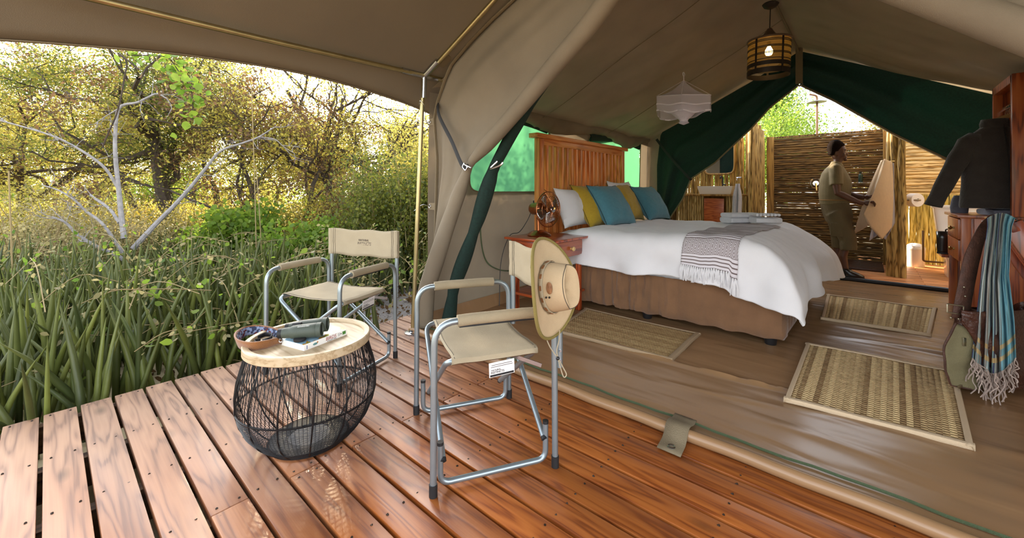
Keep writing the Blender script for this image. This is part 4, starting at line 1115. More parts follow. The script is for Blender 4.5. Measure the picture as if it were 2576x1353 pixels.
for pts in (((648, 846), (668, 838), (684, 842), (676, 852), (660, 856), (690, 858), (706, 850)), ((655, 852), (640, 856), (650, 862), (680, 862), (700, 856))):
    q = spline([bl_(u, v, zs + .012) for u, v in pts], 6)
    MB().tube(q, .011, 6, flat=.16, up=(1, 0, 0)).build('strap_webbing', BLACK, bn) if False else MB().grid(len(q), 2, lambda u, v: q[min(len(q) - 1, int(round(u * (len(q) - 1))))] + Vector((0, 0, -.008 + .018 * v))).build('strap_webbing', BLACK, bn, solid=.002)
for u, v in ((706, 856), (722, 848)):
    MB().tube([bl_(u, v, zs + .02) + Vector((.007 * cos(a), 0, .007 * sin(a))) for a in [2 * pi * i / 12 for i in range(12)]], .002, 5, closed=True).build('strap_ring', STEEL, bn)
# ================================================================ TENT INTERIOR
class X:
    """tiny math-node expression helper"""
    def __init__(s, t, k): s.t = t; s.k = k
    def _op(s, op, *a):
        n = s.t.nodes.new('ShaderNodeMath'); n.operation = op
        for i, q in enumerate((s,) + a):
            if isinstance(q, X): s.t.links.new(q.k, n.inputs[i])
            else: n.inputs[i].default_value = q
        return X(s.t, n.outputs[0])
    def __add__(s, o): return s._op('ADD', o)
    def __sub__(s, o): return s._op('SUBTRACT', o)
    def __mul__(s, o): return s._op('MULTIPLY', o)
    def sin(s): return s._op('SINE')
    def abs(s): return s._op('ABSOLUTE')
    def frac(s): return s._op('FRACT')
    def floor(s): return s._op('FLOOR')
    def gt(s, o): return s._op('GREATER_THAN', o)
    def lt(s, o): return s._op('LESS_THAN', o)
    def ping(s, o): return s._op('PINGPONG', o)
    def max(s, o): return s._op('MAXIMUM', o)
def pmat(name, rough=.8, coord='UV'):
    m = bpy.data.materials.new(name); m.use_nodes = True; t = m.node_tree
    tc = t.nodes.new('ShaderNodeTexCoord'); sp = t.nodes.new('ShaderNodeSeparateXYZ'); t.links.new(tc.outputs[coord], sp.inputs[0])
    b = t.nodes['Principled BSDF']; b.inputs['Roughness'].default_value = rough; b.inputs['Specular IOR Level'].default_value = .3
    return m, t, b, X(t, sp.outputs[0]), X(t, sp.outputs[1]), tc
def mixc(t, f, c1, c2):
    n = t.nodes.new('ShaderNodeMix'); n.data_type = 'RGBA'
    if isinstance(f, X): t.links.new(f.k, n.inputs[0])
    else: n.inputs[0].default_value = f
    for i, c in ((6, c1), (7, c2)):
        if isinstance(c, tuple): n.inputs[i].default_value = c
        else: t.links.new(c, n.inputs[i])
    return n.outputs[2]
def set_uv(me, nu, nv, su=1, sv=1):
    uv = me.uv_layers.new(name='UVMap')
    for p in me.polygons:
        for li in p.loop_indices:
            vi = me.loops[li].vertex_index; uv.data[li].uv = ((vi // nv) / (nu - 1) * su, (vi % nv) / (nv - 1) * sv)

RED = wood('red_varnished_wood', srgb(96, 30, 12), srgb(142, 56, 22), srgb(168, 76, 34), 2, .28, coat=.5, knots=False)
REDX = wood('red_varnished_wood_x', srgb(96, 30, 12), srgb(142, 56, 22), srgb(168, 76, 34), 0, .28, coat=.5, knots=False)
ORG = wood('orange_pine', srgb(176, 92, 34), srgb(214, 126, 58), srgb(232, 156, 88), 2, .4, coat=.2)
ORGY = wood('orange_pine_y', srgb(180, 96, 36), srgb(216, 130, 62), srgb(232, 158, 90), 1, .4, coat=.2)
LINEN = mat('white_linen', srgb(224, 222, 224), .85, var=.04, vscale=5, bump=.12, bscale=160, sheen=.2)
SUEDEB = mat('brown_suede_skirt', srgb(120, 86, 58), .95, var=.14, vscale=7, bump=.3, bscale=60, sheen=.3)

# ---------------------------------------------------------------- bed
BX0, BX1, BY0, BY1 = -2.40, -.43, 3.34, 5.08
bed = thing('bed', 'double bed with brown suede skirt and slatted pine headboard', 'bed', (BX1, BY0, 0))
BO = Vector((BX1, BY0, 0))
MB().box(Vector(((BX0 + BX1) / 2, (BY0 + BY1) / 2, .52)) - BO, (BX1 - BX0 - .03, BY1 - BY0 - .04, .30)).build('mattress', LINEN, bed, bevel=.05)
def ringpath(n):
    L1, L2 = BX1 - BX0, BY1 - BY0; per = 2 * (L1 + L2)
    for i in range(n):
        s = per * i / n
        if s < L1: yield s, Vector((BX0 + s, BY0, 0)), Vector((0, -1, 0))
        elif s < L1 + L2: yield s, Vector((BX1, BY0 + s - L1, 0)), Vector((1, 0, 0))
        elif s < 2 * L1 + L2: yield s, Vector((BX1 - (s - L1 - L2), BY1, 0)), Vector((0, 1, 0))
        else: yield s, Vector((BX0, BY1 - (s - 2 * L1 - L2), 0)), Vector((-1, 0, 0))
sk = MB(); NS = 420; RP = list(ringpath(NS)); rows = 10
def skf(u, v):
    s, p, nrm = RP[int(round(u * NS)) % NS]
    g = .55 + .45 * nz(s * 1.7, 0, 4)
    f = .020 * g * (sin(s * 44 + 2.5 * nz(s * 3, v * 2)) * (1.1 - v) ** .4 + .6 * sin(s * 103 + 4 * nz(s * 5, v * 1.5, 6)) + 1.1 * nz(s * 16, v * 2.5, 2)) * (.35 + .65 * sm(1.7, .5, s) if s < 1.97 else .6)
    tuck = -.02 * sm(.12, 0, v)
    return p - BO + nrm * (f + tuck + .012) + Vector((0, 0, .075 + .33 * v + .006 * sin(s * 30) * (1 - v)))
sk.grid(NS, rows, skf, wrap=True)
sk.build('skirt', SUEDEB, bed)
MB().box(Vector(((BX0 + BX1) / 2, (BY0 + BY1) / 2, .24)) - BO, (BX1 - BX0 - .04, BY1 - BY0 - .04, .31)).build('base', SUEDEB, bed)
for x, y in ((BX1 - .09, BY0 + .08), (BX1 - 1.0, BY0 + .08), (BX0 + .1, BY0 + .08), (BX1 - .09, BY1 - .09), (BX1 - 1.0, BY1 - .09)):
    MB().lathe([(.0, .014), (.034, .014), (.037, .02), (.046, .10), (0, .10)], 18, Vector((x, y, 0)) - BO).build('leg', BLACKP, bed)
# headboard
hbx = -2.49
hd = emp('headboard', bed)
H0, H1 = 3.235, 5.12
MB().box(Vector((hbx, H0 + .035, .82)) - BO, (.07, .07, 1.64)).build('post', ORG, hd, bevel=.004)
MB().box(Vector((hbx, H1 - .035, .82)) - BO, (.07, .07, 1.64)).build('post', ORG, hd, bevel=.004)
MB().box(Vector((hbx, (H0 + H1) / 2, 1.665)) - BO, (.11, H1 - H0 + .13, .045)).build('top_cap', ORGY, hd, bevel=.005)
MB().box(Vector((hbx + .005, (H0 + H1) / 2, 1.61)) - BO, (.05, H1 - H0 - .14, .065)).build('top_rail', ORGY, hd, bevel=.004)
MB().box(Vector((hbx, (H0 + H1) / 2, .35)) - BO, (.05, H1 - H0 - .14, .10)).build('bottom_rail', ORGY, hd, bevel=.004)
sm_ = MB().box((0, 0, 0), (.055, .042, 1.22)).mesh('slat', ORG, True, .003)
NSL = 18
for i in range(NSL):
    y = H0 + .07 + (H1 - H0 - .14) * (i + .75) / (NSL + .5)
    obj('slat', sm_, hd, loc=Vector((hbx, y, .98)) - BO)

# duvet -----------------------------------------------------------------
def path1(a, e0, e1, h0, h1, Rr=.13):
    """arc length a -> (position, drop) over a flat top with rounded, hanging ends"""
    q = Rr * pi / 2
    if a < 0: e = -a; sgn, base = -1, e0
    elif a > e1 - e0: e = a - (e1 - e0); sgn, base = 1, e1
    else: return e0 + a, 0
    if e < q: an = e / Rr; return base + sgn * Rr * sin(an), Rr * (1 - cos(an))
    return base + sgn * (Rr + .10 * (e - q)), Rr + (e - q) * .995
DX0, DX1, DY0, DY1 = -2.36, -.74, 3.37, 5.05
HN, HF, HE = .36, .36, .74
def duvet(a, b):
    """a along the bed from the pillows, b across it; both arc lengths"""
    x, ds = path1(a, DX0, DX1, 0, HE, .40); y, dt = path1(b, DY0, DY1, HN, HF, .12)
    top = .735 + .03 * sm(-2.3, -1.9, x) + .02 * sin((x + .9) * 2.2) + .015 * nz(x * 2.1, y * 2.3, 3)
    top -= .05 * sm(-2.0, -2.36, x)
    dt *= 1 + .40 * sm(-.95, -.45, x)
    dr = (ds ** 3 + dt ** 3) ** (1 / 3)
    if dr > .40: dr = .40 + .10 * (1 - exp(-(dr - .40) / .10))
    z = top - dr
    k = sm(.08, .3, dr)
    out = Vector((0, 0, 0))
    if dt:
        w = (.030 * sin(x * 12 + 2 * nz(x * 2, z * 2)) + .018 * nz(x * 6, z * 6, 2) + .03 * sm(-1.2, -.4, x)) * k
        out.y += w * (-1 if b < 0 else 1)
        z += .012 * sin(x * 9) * k
    if ds:
        out.x += .13 * sm(4.2, 5.15, y) * k + (.025 * sin(y * 10 + 3 * nz(y * 2, z * 3)) + .03 * nz(y * 4, z * 5, 7) + .045 * sin(pi * min(1, max(0, (y - 3.2) / 1.9)))) * k
        z += .04 * sin(y * 3.2 + .6) * k
    fine = .009 * nz(x * 9 + 3 * y, y * 7, 5) + .006 * nz(x * 20, y * 14, 1) + .012 * nz(x * 3.3, y * 4 - x * 2, 9)
    return Vector((x, y, z + fine)) + out
AL = (DX1 - DX0) + HE + .05; BL = (DY1 - DY0)
dv = MB()
dv.grid(120, 130, lambda u, v: duvet(AL * u, -HN - .03 + (BL + HN + HF + .06) * v))
dvo = tag(dv.build('duvet', LINEN, solid=.02), 'puffy white duvet spread over the bed', 'duvet')
sub_ = dvo.modifiers.new('s', 'SUBSURF'); sub_.levels = sub_.render_levels = 1

def cushion(name, label, cat, bl, br, z, h, lean, m, th, group, piping=None, conc=.10):
    A, B = Vector((*bl, z)), Vector((*br, z)); ex = (B - A); w = ex.length; ex.normalize(); nh = Vector((0, 0, 1)).cross(ex); nh.normalize()
    if nh.x > 0: nh = -nh                      # lean back toward the headboard
    upv = (Vector((0, 0, 1)) * cos(lean) + nh * sin(lean)).normalized(); nn = ex.cross(upv)
    o = thing(name, label, cat, A + ex * w / 2)
    Mr = Matrix((ex, upv, nn)).transposed()
    o.rotation_euler = Mr.to_euler()
    def fn(sgn):
        def f(u, v):
            a, b = -1 + 2 * u, -1 + 2 * v
            x = w / 2 * a * (1 - conc * (1 - b * b) * abs(a)); y = h / 2 * b * (1 - conc * (1 - a * a) * abs(b))
            t = ((1 - abs(a) ** 2.6) * (1 - abs(b) ** 2.6)) ** .55
            wr = (.010 * nz(a * 3 + len(label), b * 3, sgn) + .006 * nz(a * 7, b * 6 + len(label), sgn)) * t ** .5
            return (x, h / 2 + y, sgn * (th / 2 * t + wr))
        return f
    q = MB(); q.grid(23, 23, fn(1)); q.grid(23, 23, lambda u, v: fn(-1)(1 - u, v))
    q.build('cover', m, o, merge=.0008, angle=70)
    loop = [fn(0)(i / 22, 0) for i in range(23)] + [fn(0)(1, i / 22) for i in range(1, 23)] + [fn(0)(1 - i / 22, 1) for i in range(1, 23)] + [fn(0)(0, 1 - i / 22) for i in range(1, 22)]
    if piping: MB().tube([Vector((p[0], p[1], 0)) for p in loop], .0035, 5, closed=True).build('piping', piping, o)
    if group: o['group'] = group
    return o
MUST = mat('mustard_linen', srgb(176, 146, 34), .85, var=.08, vscale=40, bump=.35, bscale=300, sheen=.2)
TEAL = mat('teal_linen', srgb(72, 124, 138), .85, var=.08, vscale=40, bump=.35, bscale=300, sheen=.2)
MUSTP = mat('mustard_piping', srgb(96, 78, 16), .8); TEALP = mat('teal_piping', srgb(30, 56, 64), .8)
cushion('pillow', 'white pillow nearest the copper fan', 'pillow', (-2.27, 3.40), (-2.27, 4.08), .735, .43, .33, LINEN, .21, 'white pillows on the bed')
cushion('pillow', 'white pillow showing behind the mustard cushion by the far window', 'pillow', (-2.24, 4.45), (-2.24, 5.06), .75, .50, .26, LINEN, .19, 'white pillows on the bed')
cushion('cushion', 'mustard yellow cushion next to the white pillow by the fan', 'cushion', (-2.12, 3.64), (-2.05, 4.12), .735, .52, .56, MUST, .21, 'mustard cushions on the bed', MUSTP)
cushion('cushion', 'mustard yellow cushion wedged between the two teal cushions', 'cushion', (-2.13, 4.44), (-2.09, 4.92), .745, .52, .50, MUST, .20, 'mustard cushions on the bed', MUSTP)
cushion('cushion', 'teal cushion leaning at the front, nearest the fan', 'cushion', (-1.965, 3.72), (-1.885, 4.23), .745, .51, .58, TEAL, .22, 'teal cushions on the bed', TEALP)
cushion('cushion', 'teal cushion at the far end by the green net flap', 'cushion', (-1.975, 4.78), (-1.895, 5.27), .75, .50, .58, TEAL, .22, 'teal cushions on the bed', TEALP)

# throw with woven bands, following the duvet -----------------------------
TM, t, b, U, V, tc = pmat('woven_throw', .9)
vm = V * 1.0
band = (vm * 7.6 + .52).frac()                                   # one repeat = plain stripes + diamond band
isd = band.lt(.55)
dia = ((U * 8.0).ping(.5) + ((band * (1 / .55)).ping(.5)) * 1.0) * 36.0
dl = dia.sin().gt(.0)
st = (vm * 420.0).sin().gt(.55) * 1.0
f1 = dl * isd + st * (band.gt(.55))
lit = mixc(t, f1, srgb(214, 208, 212), srgb(112, 98, 96))
t.links.new(lit, b.inputs['Base Color'])
def thr(u, v):
    x0 = -1.085 + .10 * v; 
    a = (x0 - DX0) + (.385 - .02 * v) * u
    bb = -HN + .075 + 1.52 * v
    p = duvet(a, bb); e = .004
    pa, pb = duvet(a + e, bb) - p, duvet(a, bb + e) - p
    n = pa.cross(pb).normalized()
    if n.z < 0 and bb > -.1: n = -n
    if bb < -.15: n = Vector((0, -1, .1)).normalized()
    return p + n * .017
NU, NV = 34, 70
tm = MB().grid(NU, NV, thr); tme = tm.mesh('throw', TM); set_uv(tme, NU, NV, 1, 1)
tho = tag(obj('throw', tme, None, solid=.004), 'grey and white woven throw with diamond bands laid across the bed', 'throw')
FRN = mat('white_fringe', srgb(224, 222, 224), .9)
fg = MB()
for i in range(24):
    p = Vector(thr((i + .5) / 24, 0)) + Vector((0, -.006, .004)); L = R.uniform(.085, .12)
    fg.sphere(p, .007, 8, 5)
    for k in range(4):
        e = p + Vector((R.gauss(0, .010), -.008 + R.gauss(0, .006), -L)); mid = p.lerp(e, .5) + Vector((R.gauss(0, .006), -.008, 0))
        fg.tube(spline([p, mid, e], 3), [.0045, .005, .0045, .004, .0035, .003, .0025][:len(spline([p, mid, e], 3))], 5, caps=False)
fo = fg.build('fringe', FRN, tho); fo['kind'] = 'stuff'

# folded towels ------------------------------------------------------------
TERRY = mat('white_terry', srgb(228, 228, 232), .95, var=.04, vscale=30, bump=.8, bscale=260)
tp = at(1862, 560, 4.30); tp.z = .775
ft = thing('folded_towel', 'thick folded white bath towel lying on the throw', 'towel', tp, TH + .10)
def slab(w, d, h, n=14, r=.5):
    m = MB(); rr = []
    for i in range(n):
        a = 2 * pi * i / n; y = d / 2 * math.copysign(abs(cos(a)) ** .5, cos(a)); z = h / 2 + h / 2 * math.copysign(abs(sin(a)) ** .6, sin(a)); rr.append((y, z))
    m.rings([[(x, y * s, z * (s * .3 + .7) if z > h / 2 else z) for y, z in rr] for x, s in ((-w / 2, .9), (-w / 2 + .012, 1), (0, 1.0), (w / 2 - .012, 1), (w / 2, .9))])
    return m
slab(.33, .22, .062).build('lower_fold', TERRY, ft)
slab(.33, .215, .05).build('upper_fold', TERRY, ft, loc=(.006, 0, .056))
sft = thing('folded_towel', 'small frilled white hand towel folded beside the bath towel', 'towel', at(1925, 566, 4.05) * 1, TH - .1)
sft.location.z = .79
fm = MB()
for i in range(13):
    x = -.11 + .017 * i
    fm.tube([(x, -.075 + .05 * k, .055 + .030 * cos(i * pi)) for k in range(4)], .0135, 8)
fm.build('pleats', TERRY, sft)
slab(.24, .18, .06).build('fold', TERRY, sft)
# tie-like end of the duvet button flap at the far side is part of the bedding

# ---------------------------------------------------------------- nightstand
nsd = thing('nightstand', 'red-brown wooden nightstand with one drawer, under the copper fan', 'nightstand', (-2.19, 3.01, 0))
MB().box((0, 0, .69), (.54, .60, .022)).build('top', REDX, nsd, bevel=.006)
MB().box((-.01, 0, .605), (.44, .50, .15)).build('body', REDX, nsd, bevel=.002)
dr_ = MB().box((.221, 0, .605), (.022, .42, .13)).build('drawer', wood('red_varnished_wood_y', srgb(110, 38, 14), srgb(156, 66, 26), srgb(180, 92, 42), 1, .28, coat=.5, knots=False), nsd, bevel=.003)
MB().lathe([(0, 0), (.010, 0), (.010, .012), (.018, .02), (.021, .03), (.016, .038), (0, .04)], 18, (.232, .02, .605), Matrix(((0, 0, 1), (0, 1, 0), (-1, 0, 0)))).build('knob', mat('pale_knob', srgb(214, 178, 112), .35, coat=.4), dr_)
for sx in (-.19, .185):
    for sy in (-.225, .225): MB().box((sx, sy, .345), (.042, .042, .66)).build('leg', RED, nsd, bevel=.003)
MB().box((0, 0, .20), (.46, .52, .022)).build('shelf', REDX, nsd, bevel=.003)

# copper fan ----------------------------------------------------------------
COP = mat('copper', srgb(176, 112, 74), .28, 1.0, var=.1, vscale=20)
COPD = mat('copper_wire', srgb(150, 98, 66), .3, 1.0)
fp = Vector((-2.27, 2.98, .702))
fan = thing('desk_fan', 'copper desk fan with round wire cage on the nightstand', 'fan', fp, -.10)
MB().lathe([(0, 0), (.108, 0), (.112, .006), (.105, .016), (.08, .032), (.05, .045), (.025, .05), (0, .05)], 36).build('base', COP, fan)
MB().lathe([(.017, .03), (.017, .15), (.02, .152), (.02, .165), (.012, .168)], 20, (-.01, 0, 0)).build('stem', COP, fan)
Mx = Matrix(((0, 0, 1), (0, 1, 0), (-1, 0, 0)))
FC = Vector((.03, 0, .245))
MB().lathe([(0, -.135), (.03, -.133), (.048, -.12), (.056, -.10), (.057, -.02), (.052, 0), (.04, .012), (0, .014)], 28, FC, Mx).build('motor', COP, fan)
MB().tube([(FC.x - .10, 0, FC.z + .055), (FC.x - .10, 0, FC.z + .075)], .006, 8).build('oscillation_knob', BLACKP, fan)
MB().tube([(-.012, 0, .16), (0, 0, .19)], .014, 10).build('tilt_joint', COP, fan)
cg = MB()
CR = .158
def cage(a, t, back):   # t 0 at axis .. 1 at rim
    return FC + Vector(((.085 + (.055 * (1 - t * t) if not back else -.060 * (1 - t * t))), CR * t * cos(a), CR * t * sin(a)))
for back in (0, 1):
    for i in range(44):
        a = 2 * pi * i / 44; cg.tube([cage(a, t, back) for t in (.16, .4, .65, .85, 1)], .0016, 4, caps=False)
    for t in (.16, .45, .72):
        cg.tube([cage(2 * pi * i / 40, t, back) for i in range(40)], .0018, 4, closed=True)
cgo = cg.build('cage', COPD, fan)
MB().tube([cage(2 * pi * i / 48, 1, 0) for i in range(48)], .005, 6, closed=True).build('cage_rim', COP, cgo)
MB().lathe([(0, .006), (.026, .004), (.028, 0)], 24, FC + Vector((.14, 0, 0)), Mx).build('badge', CHROME, fan)
for k in range(4):
    a0 = k * pi / 2 + .4
    def blf(u, v):
        rr = .03 + .105 * u; a = a0 + (v - .5) * (1.0 - .15 * u); return FC + Vector((.07 + .035 * (v - .5), rr * cos(a), rr * sin(a)))
    MB().grid(8, 6, blf).build('blade', STEEL, fan, solid=.002)
MB().tube(spline([FC + Vector((-.11, -.02, -.03)), FC + Vector((-.14, -.05, -.12)), FC + Vector((-.20, -.09, -.22)), FC + Vector((-.26, -.16, -.26)), FC + Vector((-.31, -.22, -.5)), FC + Vector((-.3, -.25, -.9))], 8), .0035, 6).build('power_cord', BLACKP, fan)
MB().tube(spline([FC + Vector((.085, -.02, .158)), FC + Vector((.06, -.03, .18)), FC + Vector((.05, 0, .165))], 5), .002, 5).build('cage_clip', COPD, fan)

# ---------------------------------------------------------------- rugs
def rugmat(name, rows, c1, c2, stripe, along):
    m, t, b, U, V, tc = pmat(name, .9)
    S, A = (V, U) if along == 'u' else (U, V)
    r = (S * rows).frac(); row = (S * rows).floor()
    ph = row * .5
    wv = ((A * (rows * 1.45) + ph) * 6.2832).sin()
    hgt = (r * 3.14159).sin() * 1.0 + wv * .55
    nzn = t.nodes.new('ShaderNodeTexNoise'); nzn.inputs['Scale'].default_value = 22; nzn.inputs['Detail'].default_value = 3; t.links.new(tc.outputs['UV'], nzn.inputs['Vector'])
    wh = t.nodes.new('ShaderNodeTexWhiteNoise'); wh.noise_dimensions = '1D'; t.links.new((row + .5).k if not stripe else (S * stripe).floor().k, wh.inputs['W'])
    rp = t.nodes.new('ShaderNodeValToRGB'); rp.color_ramp.elements[0].color = srgb(*c2); rp.color_ramp.elements[1].color = srgb(*c1); rp.color_ramp.elements[0].position = .1; rp.color_ramp.elements[1].position = .75
    mixf = X(t, wh.outputs[0]) * (.75 if stripe else .35) + X(t, nzn.outputs['Fac']) * .7 - .22 + wv * .07
    t.links.new(mixf.k, rp.inputs[0]); t.links.new(rp.outputs[0], b.inputs['Base Color'])
    bp = t.nodes.new('ShaderNodeBump'); bp.inputs['Strength'].default_value = .9; bp.inputs['Distance'].default_value = .008
    t.links.new(hgt.k, bp.inputs['Height']); t.links.new(bp.outputs[0], b.inputs['Normal'])
    return m
BRD = mat('rug_binding', srgb(204, 180, 148), .85, bump=.3, bscale=300)
BRD2 = mat('rug_binding_brown', srgb(160, 136, 106), .85, bump=.3, bscale=300)
def rug(label, c, rows, stripe, cols, along, bd, seed):
    P = [Vector((p[0], p[1], 0)) for p in c]          # far-left, far-right, near-right, near-left
    o = thing('rug', label, 'rug', (P[0] + P[1] + P[2] + P[3]) / 4, 0, 'woven rugs on the tent floor'); O = Vector(o.location)
    def surf(u, v, dz=0):
        p = P[3].lerp(P[2], u).lerp(P[0].lerp(P[1], u), v) - O
        h = .027 + .006 * nz(u * 2.5, v * 2.5, seed) + .02 * max(0, u - .93) * (1 if seed == 3 else .4) * 4 * v
        return Vector((p.x, p.y, h + dz))
    g = MB().grid(40, 40, lambda u, v: surf(.03 + .94 * u, .03 + .94 * v)); me = g.mesh('weave', rugmat('rug_weave_%d' % seed, rows, *cols, stripe, along)); set_uv(me, 40, 40)
    obj('weave', me, o)
    bo = MB()
    w = .022
    for sgn in range(4):
        def bf(u, v):
            s = -.004 + 1.008 * u; k = (w * v) / .6 * 1.0
            z = interp([(0, -.012), (.15, .006), (.6, .008), (1, .004)], v)
            if sgn == 0: return surf(s, k, z)
            if sgn == 1: return surf(s, 1 - k, z)
            if sgn == 2: return surf(k, s, z)
            return surf(1 - k, s, z)
        bo.grid(40, 6, bf)
    bo.build('binding', bd, o, solid=.003)
    return o
rug('natural woven rug lying in front of the nightstand and bed side', [(-1.959, 3.272), (-.953, 3.274), (-.944, 2.645), (-1.85, 2.60)], 30, 0, ((222, 190, 138), (168, 134, 88)), 'u', BRD2, 1)
rug('striped woven rug at the foot of the bed near the back doorway', [(-.314, 5.374), (.49, 5.40), (.365, 4.381), (-.294, 4.347)], 26, 26, ((230, 202, 150), (158, 126, 84)), 'v', BRD, 2)
rug('large striped woven rug nearest the tent entrance', [(-.326, 3.572), (.407, 3.608), (.345, 2.586), (-.325, 2.53)], 27, 27, ((234, 204, 150), (152, 120, 80)), 'v', BRD, 3)

# ---------------------------------------------------------------- pendant lamp
LAMPD = mat('lamp_dark_metal', srgb(52, 44, 38), .5, .5)
gz = bpy.data.materials.new('lamp_gauze'); gz.use_nodes = True; _n = gz.node_tree; _b = _n.nodes['Principled BSDF']; _b.inputs['Base Color'].default_value = srgb(90, 74, 48); _b.inputs['Roughness'].default_value = .6; _b.inputs['Metallic'].default_value = .4
_tr = _n.nodes.new('ShaderNodeBsdfTransparent'); _tl = _n.nodes.new('ShaderNodeBsdfTranslucent'); _tl.inputs[0].default_value = (.28, .18, .05, 1)
_m0 = _n.nodes.new('ShaderNodeMixShader'); _m0.inputs[0].default_value = .3; _n.links.new(_b.outputs[0], _m0.inputs[1]); _n.links.new(_tl.outputs[0], _m0.inputs[2])
_m1 = _n.nodes.new('ShaderNodeMixShader'); _m1.inputs[0].default_value = .35; _n.links.new(_m0.outputs[0], _m1.inputs[1]); _n.links.new(_tr.outputs[0], _m1.inputs[2]); _n.links.new(_m1.outputs[0], _n.nodes['Material Output'].inputs['Surface'])
lp = thing('pendant_lamp', 'dark banded metal pendant lamp with a glowing bulb hanging from the ridge', 'lamp', (-.658, 4.204, 2.13))
lp.rotation_euler = (0, .03, 0)
LR = .165
MB().lathe([(0, .60), (.055, .60), (.065, .59), (.05, .565), (.02, .55), (0, .55)], 24, (0, 0, .04)).build('ceiling_rose', LAMPD, lp)
MB().tube([(0, 0, .40), (0, 0, .60)], .004, 6).build('flex', BLACKP, lp)
MB().lathe([(.02, .415), (.03, .395), (.05, .365), (.10, .335), (LR + .008, .315), (LR + .01, .305), (LR, .30)], 36).build('cap', mat('lamp_bronze', srgb(110, 90, 74), .5, .4), lp)
MB().lathe([(LR * .985, .09), (LR * .985, .315)], 40).build('gauze', gz, lp)
for z0, z1 in ((.0, .045), (.065, .10)):
    MB().lathe([(LR, z0), (LR, z1), (LR - .002, z1), (LR - .002, z0), (LR, z0)], 40).build('solid_band', LAMPD, lp)
for z in (.115, .16, .17, .215, .225, .268, .28):
    MB().lathe([(LR, z), (LR + .001, z + .006), (LR - .002, z + .006), (LR - .002, z)], 40).build('hoop', LAMPD, lp)
for k in range(5):
    a = 2 * pi * k / 5 + .5
    MB().bar((LR * cos(a), LR * sin(a), 0), (LR * cos(a), LR * sin(a), .31), .016, .004, (cos(a), sin(a), 0)).build('upright_strap', LAMPD, lp)
MB().lathe([(0, .30), (.016, .30), (.016, .265), (0, .265)], 14).build('bulb_holder', LAMPD, lp)
BULB = bpy.data.materials.new('bulb_glow'); BULB.use_nodes = True; _b = BULB.node_tree.nodes['Principled BSDF']; _b.inputs['Base Color'].default_value = (1, .7, .3, 1); _b.inputs['Emission Color'].default_value = (1, .62, .18, 1); _b.inputs['Emission Strength'].default_value = 14
MB().lathe([(0, .268), (.012, .262), (.02, .245), (.03, .225), (.031, .205), (.022, .185), (0, .178)], 18).build('bulb', BULB, lp)

# ---------------------------------------------------------------- mosquito net bundle
vei = bpy.data.materials.new('net_veil'); vei.use_nodes = True; _n = vei.node_tree; _b = _n.nodes['Principled BSDF']; _b.inputs['Base Color'].default_value = srgb(226, 220, 236); _b.inputs['Roughness'].default_value = .9
_tr = _n.nodes.new('ShaderNodeBsdfTransparent'); _m1 = _n.nodes.new('ShaderNodeMixShader'); _m1.inputs[0].default_value = .55; _n.links.new(_b.outputs[0], _m1.inputs[1]); _n.links.new(_tr.outputs[0], _m1.inputs[2]); _n.links.new(_m1.outputs[0], _n.nodes['Material Output'].inputs['Surface'])
VEILD = mat('net_bundle_white', srgb(220, 214, 228), .9, bump=.4, bscale=60)
RIB = mat('satin_ribbon', srgb(232, 228, 240), .3)
mn = thing('mosquito_net', 'white mosquito net tied up in a bundle below its hanging frame', 'mosquito net', (-1.458, 4.435, 1.82))
MB().tube([(0, .028 * cos(a), .525 + .02 * sin(a)) for a in [2 * pi * i / 14 for i in range(14)]], .004, 5, closed=True).build('hook_ring', RIB, mn)
MB().tube([(0, 0, .505), (0, 0, .45)], .004, 5).build('stem', RIB, mn)
corners = [Vector((.30 * cos(a), .25 * sin(a), .27 + .03 * sin(a * 2))) for a in [TH + k * pi / 3 for k in range(6)]]
apex = Vector((0, 0, .46))
MB().tube([c for c in fillet(corners + [corners[0]], .05, 3)], .004, 5).build('frame_ring', RIB, mn)
ve = MB()
def ring_at(u):
    k = u * 6; i = int(k) % 6; f = k - int(k); return corners[i].lerp(corners[(i + 1) % 6], f)
ve.grid(48, 8, lambda u, v: apex.lerp(ring_at(u), v) + Vector((0, 0, -.035 * sin(pi * v))), wrap=True)
ve.grid(72, 8, lambda u, v: ring_at(u) * (1 + .02 * sin(u * 50) * v) * 1.0 + Vector((0, 0, -.17 * v + .012 * sin(u * 40) * v)), wrap=True)
ve.build('veil', vei, mn)
for f in (.55, .97):
    MB().grid(72, 2, lambda u, v: ring_at(u) * 1.012 + Vector((.0, 0, -.17 * f + .012 * sin(u * 40) * f + .012 * (v - .5))), wrap=True).build('ribbon', RIB, mn)
bu = MB().grid(24, 14, lambda u, v: Vector((interp([(0, .02), (.2, .13), (.45, .13), (.7, .07), (.82, .03), (.87, .05), (.95, .055), (1, .005)], v) * cos(2 * pi * u) * (1 + .10 * nz(u * 6, v * 5)), interp([(0, .02), (.2, .13), (.45, .13), (.7, .07), (.82, .03), (.87, .05), (.95, .055), (1, .005)], v) * sin(2 * pi * u) * (1 + .10 * nz(u * 6, v * 5, 3)), .24 - .25 * v)), wrap=True)
bu.build('bundle', VEILD, mn)
for c in corners: MB().tube([apex, c], .002, 4).build('stay', RIB, mn)

